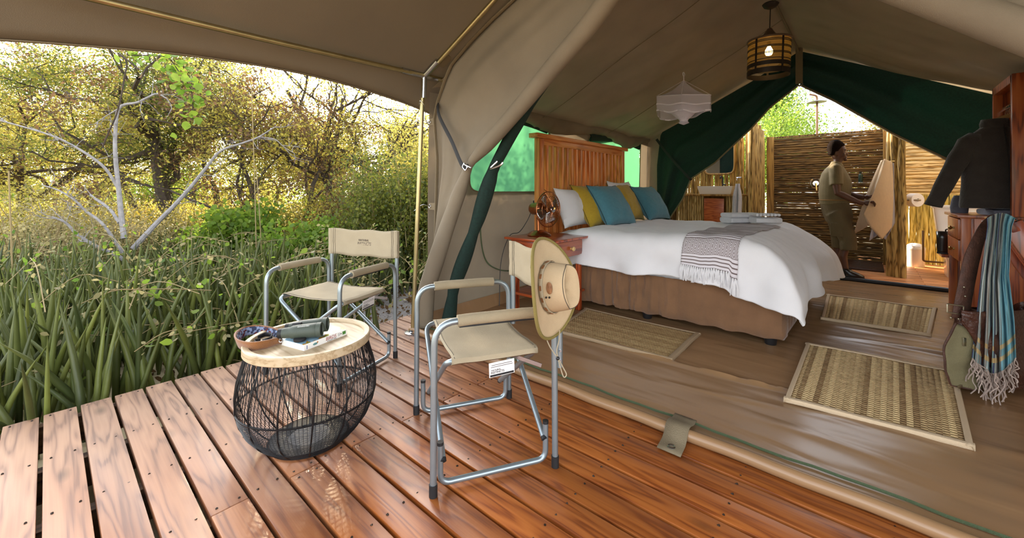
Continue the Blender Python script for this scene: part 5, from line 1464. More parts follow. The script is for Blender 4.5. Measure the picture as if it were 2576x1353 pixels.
# ---------------------------------------------------------------- wardrobe unit with drawers
DARKW = wood('dark_red_wood', srgb(104, 42, 16), srgb(156, 74, 30), srgb(178, 98, 46), 2, .35, coat=.4)
wb = thing('wardrobe', 'open dark wooden wardrobe with drawers and hanging rail', 'wardrobe', (.60, 5.06, 0))
def wbox(name, x0, x1, y0, y1, z0, z1, m=DARKW, par=None, bev=.003):
    return MB().box(((x0 + x1) / 2 - .60, (y0 + y1) / 2 - 5.06, (z0 + z1) / 2), (x1 - x0, y1 - y0, z1 - z0)).build(name, m, par or wb, bevel=bev)
wbox('chest_top', .575, 1.36, 5.03, 5.80, .885, .91)
wbox('side_panel', .62, 1.35, 5.06, 5.085, .14, .885)
wbox('side_panel', .62, 1.35, 5.74, 5.765, .14, .885)
wbox('back_panel', 1.32, 1.35, 5.085, 5.74, .10, .885)
for x in (.60, 1.29):
    for y in (5.05, 5.72): wbox('leg', x, x + .055, y, y + .055, 0, .885)
wbox('corner_strip', .66, .672, 5.048, 5.062, .14, .885)
for z0, z1 in ((.70, .872), (.515, .69)):
    dd = wbox('drawer', .588, .62, 5.115, 5.70, z0, z1)
    for y in (5.30,):
        MB().lathe([(0, 0), (.009, 0), (.008, .012), (.017, .022), (.019, .032), (.012, .038), (0, .039)], 16, (-.012, y - 5.06, (z0 + z1) / 2), Matrix(((0, 0, -1), (0, 1, 0), (1, 0, 0)))).build('knob', mat('brass_knob', srgb(150, 128, 78), .3, 1), dd)
wbox('lower_shelf', .62, 1.32, 5.08, 5.74, .50, .515)
WY0, WY1, WX0 = 4.98, 5.58, .855
wbox('upright_post', WX0, WX0 + .10, WY0 - .02, WY0 + .03, .91, 2.03)
wbox('upright_post', WX0, WX0 + .10, WY1, WY1 + .04, .91, 2.03)
wbox('back_board', 1.30, 1.33, WY0, WY1, .91, 2.03)
wbox('top_beam', WX0, WX0 + .06, WY0, WY1 + .04, 1.965, 2.03)
wbox('end_panel', WX0 + .10, 1.33, WY0 - .015, WY0 + .005, .91, 2.03)
wbox('end_panel', WX0 + .10, 1.33, WY1 + .01, WY1 + .03, .91, 2.03)
MB().tube([(WX0 + .05 - .60, WY0 - 5.06, 1.82), (WX0 + .05 - .60, WY1 - 5.06, 1.82)], .012, 10).build('hanging_rail', CHROME, wb)

# jacket on a hanger ----------------------------------------------------------
HG = mat('hanger_wood', srgb(150, 122, 78), .5)
JAC = mat('dark_fleece', srgb(52, 47, 44), .95, var=.2, vscale=12, bump=.5, bscale=120, sheen=.15)
hgp = Vector((.78, 5.2, 0)); 
hg = thing('clothes_hanger', 'wooden clothes hanger holding the dark jacket', 'hanger', (.94, 5.20, 1.725), TH * .55)
MB().tube(spline([(-.20, 0, -.06), (-.10, 0, -.01), (0, 0, .02), (.10, 0, -.01), (.20, 0, -.06)], 6), .014, 8, flat=1.3).build('shoulder_bar', HG, hg)
MB().tube([(-.19, 0, -.07), (.19, 0, -.07)], .005, 6).build('trouser_bar', HG, hg)
MB().tube(spline([(0, 0, .03), (0, 0, .10), (.01, 0, .135), (-.012, 0, .165), (-.03, 0, .14)], 6), .0028, 6).build('hook', CHROME, hg)
for k in range(4):
    h = tag(MB().tube(spline([(0, 0, -.03), (0, 0, .0), (.012, 0, .03), (-.008, 0, .045), (-.02, 0, .03)], 5), .003, 6).build('wire_hook', CHROME), 'empty chrome hanger hook on the wardrobe rail', 'hook', 'empty hooks on the wardrobe rail'); h.location = (.905, 5.27 + .06 * k, 1.79)
    h.rotation_euler = (0, 0, .4)
jk = thing('jacket', 'dark fleece jacket hanging from the wardrobe rail', 'jacket', (.80, 5.17, .97), TH * .55)
def ell(c, rx, ry, n=20, rot=0, ph=0):
    return [Vector((c[0] + rx * cos(a), c[1] + ry * sin(a), c[2])) for a in [2 * pi * i / n for i in range(n)]]
bd = MB().rings([ell((0, 0, z), rx, ry) for z, rx, ry in ((0, .215, .10), (.02, .22, .105), (.2, .205, .10), (.4, .205, .095), (.52, .205, .085), (.60, .165, .07), (.655, .10, .06), (.68, .075, .055))], caps=False)
bd.build('torso', JAC, jk, solid=.006)
MB().rings([ell((0, 0, z), rx, ry) for z, rx, ry in ((.665, .082, .06), (.70, .085, .062), (.735, .075, .058))], caps=False).build('collar', JAC, jk, solid=.012)
for s in (-1, 1):
    def slv(i, q):
        c = Vector((s * (.125 + .285 * q), -.01 - .01 * q, .615 - .60 * q ** 1.15)); return c
    rr = []
    for q in [k / 8 for k in range(9)]:
        c = slv(0, q); r0 = interp([(0, .045), (.12, .074), (.3, .072), (.7, .060), (1, .054)], q) * (1 + .05 * sin(q * 20)); ax_ = Vector((s * .17, -.01, -.58)).normalized(); a1 = Vector((0, 1, 0)); a2 = ax_.cross(a1)
        rr.append([c + a1 * (r0 * cos(t_)) * .8 + a2 * (r0 * sin(t_)) for t_ in [2 * pi * k / 16 for k in range(16)]])
    MB().rings(rr, caps=False).build('sleeve', JAC, jk, solid=.006)
MB().tube([(.03, -.104, .02), (.03, -.10, .3), (.02, -.085, .55), (.02, -.06, .70)], .004, 5).build('zip', BLACKP, jk)
GREYC = mat('grey_blue_cloth', srgb(104, 106, 122), .9, var=.15, vscale=10, bump=.3, bscale=80)
fc = tag(slab(.46, .32, .05).build('folded_shirt', GREYC), 'folded grey-blue shirt on top of the wardrobe drawers', 'clothing'); fc.location = (.98, 5.28, .912); fc.rotation_euler = (0, 0, .2)
bt = tag(MB().rings([ell((0, 0, z), rx, ry, 16) for z, rx, ry in ((0, .055, .03), (.05, .06, .035), (.12, .05, .03), (.16, .035, .02))]).build('cloth_bundle', GREYC), 'dark grey cloth bundle at the edge of the wardrobe drawers, under the jacket sleeve', 'clothing'); bt.location = (.64, 5.50, .911)
# black boot on the far side of the drawers
BOOT = mat('black_leather', srgb(26, 22, 22), .28, coat=.3)

# ---------------------------------------------------------------- wooden chair, bag and scarf at the edge
ch = thing('wooden_chair', 'reddish carved wooden chair at the edge of the view, draped with a scarf', 'chair', (.82, 3.63, .014), 0)
def cbar(name, p0, p1, w, h, m=RED, up=(0, 1, 0)): return MB().bar(p0, p1, w, h, up).build(name, m, ch, bevel=.004)
for y in (-.23, .23):
    cbar('back_post', (.04, y, .36), (-.24, y, .93), .085, .034)
    cbar('rear_leg', (.02, y, .42), (-.06, y, 0.0), .045, .04)
    cbar('front_leg', (.34, y, .42), (.36, y, 0.0), .045, .04)
    cbar('side_rail', (.02, y, .395), (.36, y, .395), .05, .028)
CR_ = Euler((0, -.456, 0)).to_matrix()
MB().box((-.235, 0, .915), (.034, .50, .07), CR_).build('crest_rail', RED, ch, bevel=.006)
MB().box((-.06, 0, .56), (.028, .42, .05), CR_).build('lower_rail', RED, ch, bevel=.004)
for k in range(6): cbar('slat', (-.055, -.17 + .068 * k, .56), (-.225, -.17 + .068 * k, .90), .03, .014)
for k in range(5): MB().box((.06 + .07 * k, 0, .425), (.062, .47, .02)).build('seat_slat', REDX, ch, bevel=.003)

LEA = mat('dark_leather', srgb(72, 38, 26), .38, var=.35, vscale=18, bump=.5, bscale=70, coat=.15)
LEAS = mat('strap_leather', srgb(82, 52, 40), .6, var=.35, vscale=25, bump=.5, bscale=110)
OLV = mat('olive_canvas', srgb(118, 110, 80), .9, var=.12, vscale=12, bump=.4, bscale=200)
ZIPM = mat('zip_brass', srgb(176, 170, 150), .3, 1)
BGP = at(2480, 985, 2.2); BGP.z = .014
bg_ = thing('leather_bag', 'brown leather satchel with olive canvas flap hanging beside the wooden chair', 'bag', BGP, TH)
def lb(u, v, y=0): return Vector(((u - 2480) / 464.5, y, 1.106 - (v - 478) / 464.5))
def bagf(u, v):
    a = 2 * pi * u; sq = lambda c, e: math.copysign(abs(c) ** e, c)
    zt_ = interp([(0, .03), (.06, .045), (1, .46)], v)
    w0 = .25 * (1 - .06 * v); rx = (w0 - .04) * sq(cos(a), .4) + .13; ry = (.085 - .05 * v) * sq(sin(a), .6) + .08
    return (rx + .012 * nz(u * 9, v * 5), ry + .014 * nz(u * 7, v * 6, 2), zt_ + .02 * cos(a * 2) * v)
bgm = MB().grid(48, 14, bagf, wrap=True); bgm.rings([[Vector(bagf(i / 48, 0)) for i in range(48)], [Vector((.08, .08, .03))] * 48], caps=False)
bgm.build('body', LEA, bg_)
FE = spline([lb(2400, 812), lb(2380, 850), lb(2372, 900), lb(2377, 940), lb(2388, 966)], 5)      # free curved edge of the canvas flap
FR_ = spline([lb(2440, 830), lb(2455, 880), lb(2462, 920), lb(2466, 950), lb(2470, 972)], 5)
nf = len(FE)
def flp(u, v):
    i = min(nf - 1, int(round(v * (nf - 1)))); p = FE[i].lerp(FR_[i], u)
    return p + Vector((0, -.035 * sin(pi * u) + .015 * nz(u * 3, v * 4) - .01, 0))
cf = MB().grid(16, nf, flp).build('canvas_flap', OLV, bg_, solid=.008)
MB().tube([Vector(flp(0, i / (nf - 1))) for i in range(nf)] + [Vector(flp(i / 8, 1)) for i in range(1, 9)], .006, 6).build('flap_binding', LEAS, cf)
for q, an in ((lb(2403, 852, -.045), 0), (lb(2404, 963, -.03), 1.1)):
    MB().box(q, (.017, .006, .045), Euler((0, an, 0)).to_matrix()).build('zip_pull', ZIPM, cf, bevel=.003)
def pktf(u, v):
    p = lb(2388, 800).lerp(lb(2448, 800), u); low = interp([(0, 800), (.25, 832), (.6, 880), (1, 912)], u)
    vv = interp([(0, 772), (1, low)], v)
    return Vector((p.x + .02 * v * u, -.06 - .03 * sin(pi * u) * (1 - .4 * v) + .008 * nz(u * 6, v * 6), 1.106 - (vv - 478) / 464.5))
MB().grid(16, 14, pktf).build('front_flap', LEA, bg_, solid=.01)
pk2 = MB().grid(14, 10, lambda u, v: lb(2424 + 60 * u, 905 - 110 * v + 12 * u, -.05 - .04 * sin(pi * u) * sin(pi * v))).build('side_pocket', LEA, bg_, solid=.008)
# strap rises from the bag to the top of the chair back
B0 = Vector(bg_.location); BI = Euler((0, 0, -TH)).to_matrix()
def bp_(u, v, d): return BI @ (at(u, v, d) - B0)
sp_ = spline([bp_(2415, 800, 2.17), bp_(2430, 720, 2.17), bp_(2445, 650, 2.18), bp_(2462, 600, 2.2), bp_(2480, 560, 2.25), bp_(2500, 541, 2.3), bp_(2530, 540, 2.38)], 6)
def wst(i): return interp([(0, .050), (.35, .048), (.6, .034), (.75, .02), (1, .016)], i)
ss = MB(); n_ = len(sp_)
RTl = BI @ RT
ss.grid(n_, 3, lambda u, v: sp_[min(n_ - 1, int(round(u * (n_ - 1))))] + RTl * (wst(u) * (v - .5) * 2 * .9))
sto = ss.build('shoulder_strap', LEAS, bg_, solid=.005)
bk_ = MB().tube(fillet([bp_(2383, 785, 2.15), bp_(2424, 792, 2.15), bp_(2424, 770, 2.15), bp_(2383, 764, 2.15), bp_(2383, 785, 2.15)], .006, 3), .003, 6).build('buckle', ZIPM, bg_)
MB().tube(fillet([bp_(2424, 800, 2.14), bp_(2455, 812, 2.14), bp_(2457, 800, 2.14), bp_(2426, 795, 2.14)], .004, 3), .003, 6).build('buckle', ZIPM, bg_)
for u, v in ((2392, 799), (2411, 802), (2425, 722), (2428, 745)): MB().sphere(bp_(u, v, 2.145), .005, 8, 6).build('rivet', ZIPM, bg_)

# scarf ------------------------------------------------------------------------
SM, t, b, U, V, tc = pmat('striped_scarf', .9)
wh = t.nodes.new('ShaderNodeTexWhiteNoise'); wh.noise_dimensions = '1D'; t.links.new(((U * 83.7 + .31).floor() + .5).k, wh.inputs['W'])
rp = t.nodes.new('ShaderNodeValToRGB'); rp.color_ramp.interpolation = 'CONSTANT'; e_ = rp.color_ramp.elements
e_[0].color = srgb(130, 132, 130); e_[1].position = .92; e_[1].color = srgb(60, 58, 96)
for p_, c_ in ((.35, (160, 157, 152)), (.60, (122, 144, 140)), (.72, (198, 212, 210)), (.82, (150, 188, 196))):
    q_ = e_.new(p_); q_.color = srgb(*c_)
t.links.new(wh.outputs[0], rp.inputs[0])
turq = mixc(t, U.gt(.66) * .6, rp.outputs[0], srgb(104, 186, 208))
ob = (V.gt(.84)) * (V.lt(.94)) * ((V * 90.0).sin().gt(.3))
fin = mixc(t, ob * .7, turq, srgb(214, 178, 110)); t.links.new(fin, b.inputs['Base Color'])
sc_ = thing('scarf', 'turquoise and grey striped scarf with fringes draped over the wooden chair', 'scarf', at(2520, 760, 2.1))
S_O = Vector(sc_.location)
def scf(u, v):
    # v 0 at chair top .. 1 at the bottom hem
    uu = interp([(0, 2482), (.12, 2484), (.45, 2468), (.75, 2455), (1, 2445)], v) * (1 - u) + interp([(0, 2562), (.12, 2545), (.45, 2538), (.75, 2552), (1, 2556)], v) * u
    vv = interp([(0, 556), (.06, 548), (1, 905)], v) + v * (40 * sin(pi * u) - 6) - 16 * sin(pi * u) * (1 - v)
    d = 2.12 + (.018 * sin(u * 34 + 1.5 * sin(v * 3)) + .006 * sin(u * 71 + 2.5 * sin(v * 4 + 1))) * (.4 + .6 * v) + .012 * nz(u * 9, v * 6) + (.14 * sm(.05, 0, v))
    return at(uu, vv, d) - S_O
NU, NV = 220, 60
sme = MB().grid(NU, NV, scf).mesh('cloth', SM); set_uv(sme, NU, NV); obj('cloth', sme, sc_, solid=.0015)
fg = MB()
for i in range(60):
    p = scf((i + .5) / 60, 1); L = R.uniform(.07, .17)
    q = [p]
    for k in range(5): q.append(q[-1] + Vector((R.gauss(0, .010), R.gauss(0, .010), -L / 5)))
    fg.tube(spline(q, 3), .0028, 4, caps=False)
fo = fg.build('fringe', mat('scarf_fringe', srgb(176, 158, 148), .9, island=.45), sc_); fo['kind'] = 'stuff'
# ================================================================ OPEN-AIR BATHROOM
def onY(u, v, Y):
    r = FW + RT * ((u - CX) / FPX) + Vector((0, 0, (CY - v) / FPX)); k = Y / r.y
    return Vector((r.x * k, Y, CH + r.z * k))
POLE = wood('pole_wood', srgb(92, 70, 30), srgb(162, 128, 64), srgb(198, 166, 96), 2, .75, knots=True, bump=.5, scale=1.6)
LATH = wood('lath_wood', srgb(58, 42, 22), srgb(104, 78, 40), srgb(140, 108, 60), 2, .8, knots=False, bump=.4, scale=1.6)
LATHP = wood('pale_lath_wood', srgb(126, 104, 62), srgb(190, 160, 104), srgb(220, 196, 142), 2, .8, knots=False, bump=.4, scale=1.6)
TIMB = wood('bath_timber', srgb(110, 80, 30), srgb(150, 112, 48), srgb(172, 134, 66), 2, .6)
def pole_variants(name, m, L, r, n, wob, seg=10, sides=7, seed=0):
    out = []
    for i in range(n):
        rnd = random.Random(seed + i); ph = rnd.uniform(0, 50)
        out.append(MB().tube([(wob * nz(ph + k * .9, 1), wob * nz(ph + k * .9, 7), L * k / seg) for k in range(seg + 1)], [r * (1 + .22 * nz(ph + k * 1.3, 3)) for k in range(seg + 1)], sides).mesh(name, m))
    return out
def vwall(parent, name, var, pts, z0, hs, rnd):
    for k, p in enumerate(pts):
        o = obj(name, rnd.choice(var), parent, loc=(p[0] + rnd.gauss(0, .004), p[1] + rnd.gauss(0, .004), z0), rot=(rnd.gauss(0, .006), rnd.gauss(0, .006), rnd.uniform(0, 6)))
        o.scale = (1, 1, hs(k) if callable(hs) else hs)
def hwall(parent, var, x0, x1, Y, z0, z1, step, rnd, L):
    z = z0
    while z < z1:
        o = obj('lath', rnd.choice(var), parent, loc=(x0, Y + rnd.gauss(0, .004), z), rot=(rnd.uniform(0, 6), pi / 2 + rnd.gauss(0, .0025), 0))
        o.rotation_euler = Euler((0, pi / 2 + rnd.gauss(0, .002), 0)); o.scale = (1, 1, (x1 - x0) / L)
        z += step * rnd.uniform(.86, 1.12)
RB = random.Random(17)
# floor
bfl = struct(emp('floor_bathroom'), 'orange wooden boards of the bathroom floor')
BDECK = wood('bath_deck', srgb(160, 92, 50), srgb(216, 146, 90), srgb(232, 168, 112), 0, .5, bump=.2)
pmsh = {}
for k in range(25):
    y = 6.52 + .104 * k
    for x0, x1 in ((-2.7, .52 if k % 2 else .9), (.524 if k % 2 else .904, 1.9)):
        L = round(x1 - x0, 3)
        if L not in pmsh: pmsh[L] = MB().box((0, 0, -.015), (L, .099, .03)).mesh('plank', BDECK, True, .003)
        obj('plank', pmsh[L], bfl, loc=((x0 + x1) / 2, y, 0))
# shower screen of horizontal laths
VL = pole_variants('lath', LATH, 1.5, .0205, 6, .007, seg=26, sides=6, seed=30)
ws = struct(emp('wall_shower'), 'shower screen of dark horizontal laths with pinholes of light')
hwall(ws, VL, -1.24, .20, 8.32, .03, 2.0, .0378, RB, 1.5)
for x in (-1.26, .235):
    MB().box((x, 8.27, 1.02), (.10, .07, 2.04)).build('post', TIMB, ws, bevel=.004)
MB().box((-.52, 8.33, 2.025), (1.5, .06, .03)).build('cap_rail', LATH, ws)
sfl = struct(emp('floor_shower'), 'dark slatted shower floor'); 
DKW = wood('dark_wet_wood', srgb(34, 20, 12), srgb(58, 34, 20), srgb(76, 48, 30), 0, .4)
smsh = MB().box((0, 0, 0), (1.36, .085, .03)).mesh('slat', DKW, True, .003)
for k in range(9): obj('slat', smsh, sfl, loc=(-.50, 7.50 + .092 * k, .02))
# split pole wall running back along the shower
VP = pole_variants('pole', POLE, 2.2, .034, 6, .012, seg=9, sides=8, seed=50)
wl2 = struct(emp('wall_split_poles'), 'tall wall of upright split poles beside the basin')
vwall(wl2, 'pole', VP, [(-1.36, 7.16 + .062 * k) for k in range(19)], 0, lambda k: 1.0 - .04 * RB.random(), RB)
# basin nook back wall
VS = pole_variants('stick', POLE, 2.1, .023, 5, .010, seg=9, sides=7, seed=70)
wn = struct(emp('wall_basin'), 'wall of upright sticks behind the basin')
vwall(wn, 'stick', VS, [(-2.75 + .042 * k, 8.02) for k in range(33)], 0, lambda k: 1.0 - .03 * RB.random(), RB)
# partition of upright poles
wp = struct(emp('wall_partition'), 'partition of thick upright poles between shower and toilet')
VT = pole_variants('pole', POLE, 2.25, .040, 5, .02, seg=9, sides=9, seed=90)
vwall(wp, 'pole', VT, [(.285, 7.20 + .084 * k) for k in range(14)], 0, lambda k: 1.0 - .03 * RB.random(), RB)
vwall(wp, 'pole', VT, [(.352, 7.185), (.225, 7.23)], 0, .98, RB)
# toilet end wall: laths above, poles below
wt = struct(emp('wall_toilet'), 'end wall of pale laths above and olive poles below, behind the toilet')
VLP = pole_variants('lath', LATHP, 1.5, .030, 5, .010, seg=12, sides=6, seed=110)
hwall(wt, VLP, .33, 1.85, 8.78, 1.06, 2.25, .056, RB, 1.5)
VPO = pole_variants('pole', wood('olive_pole_wood', srgb(116, 100, 34), srgb(176, 156, 70), srgb(204, 188, 108), 2, .7, bump=.4, scale=1.6), 1.05, .042, 5, .014, seg=7, sides=8, seed=130)
vwall(wt, 'pole', VPO, [(.38 + .073 * k, 8.76) for k in range(20)], 0, 1.0, RB)
struct(MB().box((1.82, 7.65, 1.1), (.05, 2.4, 2.2)).build('wall_bath_side', POLE), 'side wall of the bathroom')
struct(MB().box((-2.80, 7.3, 1.05), (.05, 1.6, 2.1)).build('wall_bath_end', POLE), 'end wall of the basin nook')
# basin counter
vc = thing('vanity_counter', 'stick-fronted vanity counter with an orange wooden door, under the basin', 'vanity', (-2.02, 7.34, 0))
VC = pole_variants('stick', wood('pale_stick', srgb(120, 96, 44), srgb(170, 142, 80), srgb(200, 178, 120), 2, .7, knots=False, scale=2), 1.0, .018, 5, .008, seg=6, sides=6, seed=150)
DL, DR = onY(1771, 500, 7.32).x, onY(1821, 500, 7.32).x
for k in range(29):
    x = -2.52 + .038 * k
    if DL - .01 < x < DR + .01: continue
    obj('stick', VC[k % 5], vc, loc=(x + 2.02, 0, .02), rot=(0, 0, RB.uniform(0, 6)))
MB().box((0, .28, 1.035), (1.08, .66, .03)).build('counter_top', TIMB, vc, bevel=.003)
dpl = MB().box(((DL + DR) / 2 + 2.02, -.01, .77), (DR - DL, .025, .42)).build('door', wood('orange_door', srgb(150, 66, 20), srgb(196, 98, 38), srgb(214, 122, 58), 0, .4, coat=.3, scale=2.5), vc, bevel=.003)
MB().box((0, .55, .55), (1.06, .02, .95)).build('back_panel', TIMB, vc)
CER = mat('white_ceramic', srgb(236, 234, 230), .12, spec=.6, coat=.3)
p0, p1 = onY(1754, 489, 7.42), onY(1843, 489, 7.42)
ba = thing('basin', 'white rectangular vessel basin standing on the vanity counter', 'basin', ((p0.x + p1.x) / 2, 7.60, 1.052))
wb_, zb_ = (p1.x - p0.x), .135
rr = []
for z, s, in ((0, .86), (.02, .90), (zb_ - .01, 1.0), (zb_, 1.0), (zb_, .95), (.03, .82)):
    rr.append([Vector((wb_ / 2 * s * math.copysign(min(1, abs(cos(a)) * 1.4) ** .5, cos(a)), .19 * s * math.copysign(min(1, abs(sin(a)) * 1.4) ** .5, sin(a)), z)) for a in [2 * pi * i / 32 for i in range(32)]])
MB().rings(rr).build('bowl', CER, ba)
tp_ = thing('basin_tap', 'dark basin tap on the wall above the basin', 'tap', ((p0.x + p1.x) / 2 + .02, 7.86, 1.055))
MB().tube(fillet([(0, 0, 0), (0, 0, .30), (0, -.14, .30), (0, -.14, .26)], .03), .013, 8).build('spout', BLACKP, tp_)
MB().tube([(.05, 0, .16), (.0, 0, .16)], .012, 8).build('lever', BLACKP, tp_)
# mirror
MIR = mat('mirror_glass', srgb(205, 210, 210), .02, 1.0)
m0, m1 = onY(1770, 436, 7.94), onY(1848, 360, 7.94)
mr = thing('mirror', 'round-cornered mirror with pale wood frame hung behind the basin', 'mirror', ((m0.x + m1.x) / 2, 7.945, (m0.z + m1.z) / 2 + .04))
mw, mh = (m1.x - m0.x) / 2, (m1.z - m0.z) / 2 + .06
def rl(w, h, n=40, e=.35): return [Vector((w * math.copysign(abs(cos(a)) ** e, cos(a)), 0, h * math.copysign(abs(sin(a)) ** e, sin(a)))) for a in [2 * pi * i / n for i in range(n)]]
MB().rings([[q + Vector((0, -.004, 0)) for q in rl(mw, mh)], [q + Vector((0, .006, 0)) for q in rl(mw, mh)]]).build('glass', MIR, mr)
MB().tube([q + Vector((0, -.006, 0)) for q in rl(mw, mh)], .017, 8, closed=True).build('frame', TIMB, mr)
# hand towel on its hook
hk = thing('wall_hook', 'chrome hook on the end of the split pole wall', 'hook', onY(1856, 447, 7.10))
MB().tube(fillet([(0, .05, 0), (0, -.03, 0), (0, -.05, -.06), (0, -.07, -.03)], .02), .006, 6).build('peg', CHROME, hk)
MB().cyl((-.02, .0, 0), (.05, 0, 0), .012, n=10).build('plate', CHROME, hk)
htl = onY(1856, 462, 7.02)
ht = tag(MB().grid(14, 12, lambda u, v: Vector((.055 * (u - .5) * 2 * (.35 + .65 * sm(0, .35, v)) - .02 * v, .03 * sin(u * 14) * (.5 + v) - .01, -.62 * v))).build('hand_towel', TERRY, solid=.02), 'white hand towel hanging from the chrome hook beside the basin', 'towel'); ht.location = htl
# shower fittings
sp0 = onY(2055, 330, 8.36); sh = thing('overhead_shower', 'overhead rain shower on a brown pipe above the screen', 'shower', (sp0.x, 8.38, 0))
PIPE = mat('bronze_pipe', srgb(120, 90, 64), .4, .7)
MB().tube([(0, 0, .2), (0, 0, 2.62)], .016, 8).build('pipe', PIPE, sh)
MB().tube(fillet([(0, 0, 2.5), (0, 0, 2.68), (-.10, -.12, 2.70)], .05), .016, 8).build('arm', PIPE, sh)
MB().lathe([(0, 2.56), (.13, 2.56), (.135, 2.565), (.12, 2.575), (.02, 2.60), (0, 2.60)], 24, (0, -.05, 0)).build('rose', mat('chrome_dull', srgb(150, 150, 146), .3, 1), sh)
tpx = onY(2053, 461, 8.22)
sv = thing('shower_mixer', 'chrome shower mixer on the lath screen behind the person', 'tap', tpx)
MB().tube([(.075 * cos(a), 0, .075 * sin(a)) for a in [2 * pi * i / 24 for i in range(24)]], .016, 8, closed=True).build('wall_ring', CHROME, sv)
MB().cyl((0, .06, 0), (0, -.05, 0), .04, n=18).build('body', CHROME, sv); MB().tube([(0, -.05, 0), (.01, -.07, -.12)], .014, 8).build('lever', CHROME, sv)
shx = onY(2178, 459, 8.20)
sf = thing('wire_shelf', 'small chrome wire shelf on the lath screen', 'shelf', shx)
for y in (-.1, 0): MB().tube([(-.10, y, 0), (.10, y, 0)], .004, 5).build('rail', CHROME, sf)
for x in (-.1, 0, .1): MB().tube([(x, -.1, 0), (x, .06, 0)], .004, 5).build('cross_rail', CHROME, sf)
bo_ = thing('shampoo_bottle', 'dark green pump bottle on the wire shelf', 'bottle', shx + Vector((-.06, -.05, .004)))
MB().lathe([(0, 0), (.027, 0), (.028, .01), (.028, .11), (.02, .125), (.01, .13), (.01, .145), (0, .145)], 16).build('body', mat('bottle_green', srgb(40, 62, 56), .25), bo_)
MB().lathe([(0, .145), (.014, .145), (.014, .165), (0, .165)], 12).build('cap', BLACKP, bo_)
# toilet roll
tr_ = onY(2300, 503, 7.55)
tr = thing('toilet_roll', 'white toilet roll on a holder beside the pole partition', 'toilet roll', tr_)
Ma = Matrix((RT, Vector((0, 0, 1)), -FW)).transposed()
MB().lathe([(.02, -.05), (.02, .05), (.085, .05), (.088, .045), (.088, -.045), (.085, -.05), (.02, -.05)], 28, (0, 0, 0), Ma).build('roll', mat('tissue', srgb(238, 234, 230), .95), tr)
MB().tube([RT * -.10, RT * -.02 - FW * .07, RT * .01 - FW * .07], .012, 8).build('holder', mat('holder_steel', srgb(150, 140, 120), .35, 1), tr)
# toilet
PW = mat('white_enamel', srgb(236, 234, 230), .2, coat=.3)
to = thing('toilet', 'white toilet cistern seen behind the wardrobe drawers', 'toilet', (.90, 8.0, 0))
def rb(w, d, z, n=28, e=.4, cy=0): return [Vector((w * math.copysign(abs(cos(a)) ** e, cos(a)), cy + d * math.copysign(abs(sin(a)) ** e, sin(a)), z)) for a in [2 * pi * i / n for i in range(n)]]
MB().rings([rb(.155, .07, .46), rb(.19, .09, .60), rb(.22, .10, .88)]).build('cistern', PW, to)
MB().rings([rb(.235, .115, .88), rb(.24, .12, .895), rb(.235, .115, .915)]).build('cistern_lid', PW, to)
MB().rings([rb(.12, .20, .0, cy=-.25), rb(.13, .22, .2, cy=-.25), rb(.19, .27, .40, cy=-.28), rb(.195, .28, .44, cy=-.28)]).build('pan', PW, to)
MB().rings([rb(.195, .28, .44, cy=-.28, e=.7), rb(.195, .28, .465, cy=-.28, e=.7)]).build('seat_lid', PW, to)
MB().tube(fillet([(-.30, .12, .55), (-.30, .12, .12), (-.1, .12, .12)], .03), .013, 8).build('water_pipe', mat('old_pipe', srgb(120, 96, 64), .5, .6), to)
# bin
bi = thing('pedal_bin', 'white swing-top bin on the bathroom floor', 'bin', (.54, 8.40, 0))
MB().lathe([(0, 0), (.098, 0), (.10, .006), (.108, .25), (.104, .252), (0, .252)], 28).build('bucket', PW, bi)
MB().lathe([(.110, .245), (.112, .258), (.104, .285), (.085, .315), (.05, .335), (0, .342)], 28).build('lid', PW, bi)
MB().box((0, -.075, .312), (.09, .05, .006), Euler((.65, 0, 0)).to_matrix()).build('swing_flap', mat('bin_flap_grey', srgb(205, 200, 196), .3), bi)  # flap a little greyer than the white bucket and lid
# white strip at threshold
ws_ = tag(MB().box((0, 0, .012), (.19, .10, .024)).build('white_slab', PW, bevel=.003), 'small white slab lying at the threshold under the shoe', 'slab'); ws_.location = onY(2121, 697, 6.62).to_2d().to_3d()
# boot on the low shelf behind the drawers
lsh = MB().box((.10, .80, .477), (.30, .26, .02)).build('boot_shelf', DARKW, wb)
bo2 = thing('boot', 'black leather boot standing beyond the wardrobe drawers', 'boot', (.60, 5.88, .488), .5)
MB().rings([[Vector((x + rx * cos(a), ry * sin(a), z)) for a in [2 * pi * i / 16 for i in range(16)]] for z, x, rx, ry in ((.0, .02, .095, .04), (.03, .02, .095, .042), (.06, .005, .08, .042), (.10, -.02, .055, .042), (.15, -.025, .05, .043), (.22, -.03, .052, .045))], caps=False).build('upper', BOOT, bo2, solid=.004)
MB().rings([[Vector((.02 + .10 * cos(a), .045 * sin(a), z)) for a in [2 * pi * i / 16 for i in range(16)]] for z in (-.0, .016)]).build('sole', RUB, bo2)
MB().tube(spline([(-.03, -.04, .20), (-.05, -.06, .24), (-.02, -.05, .25)], 4), .006, 6).build('lace', BLACKP, bo2)

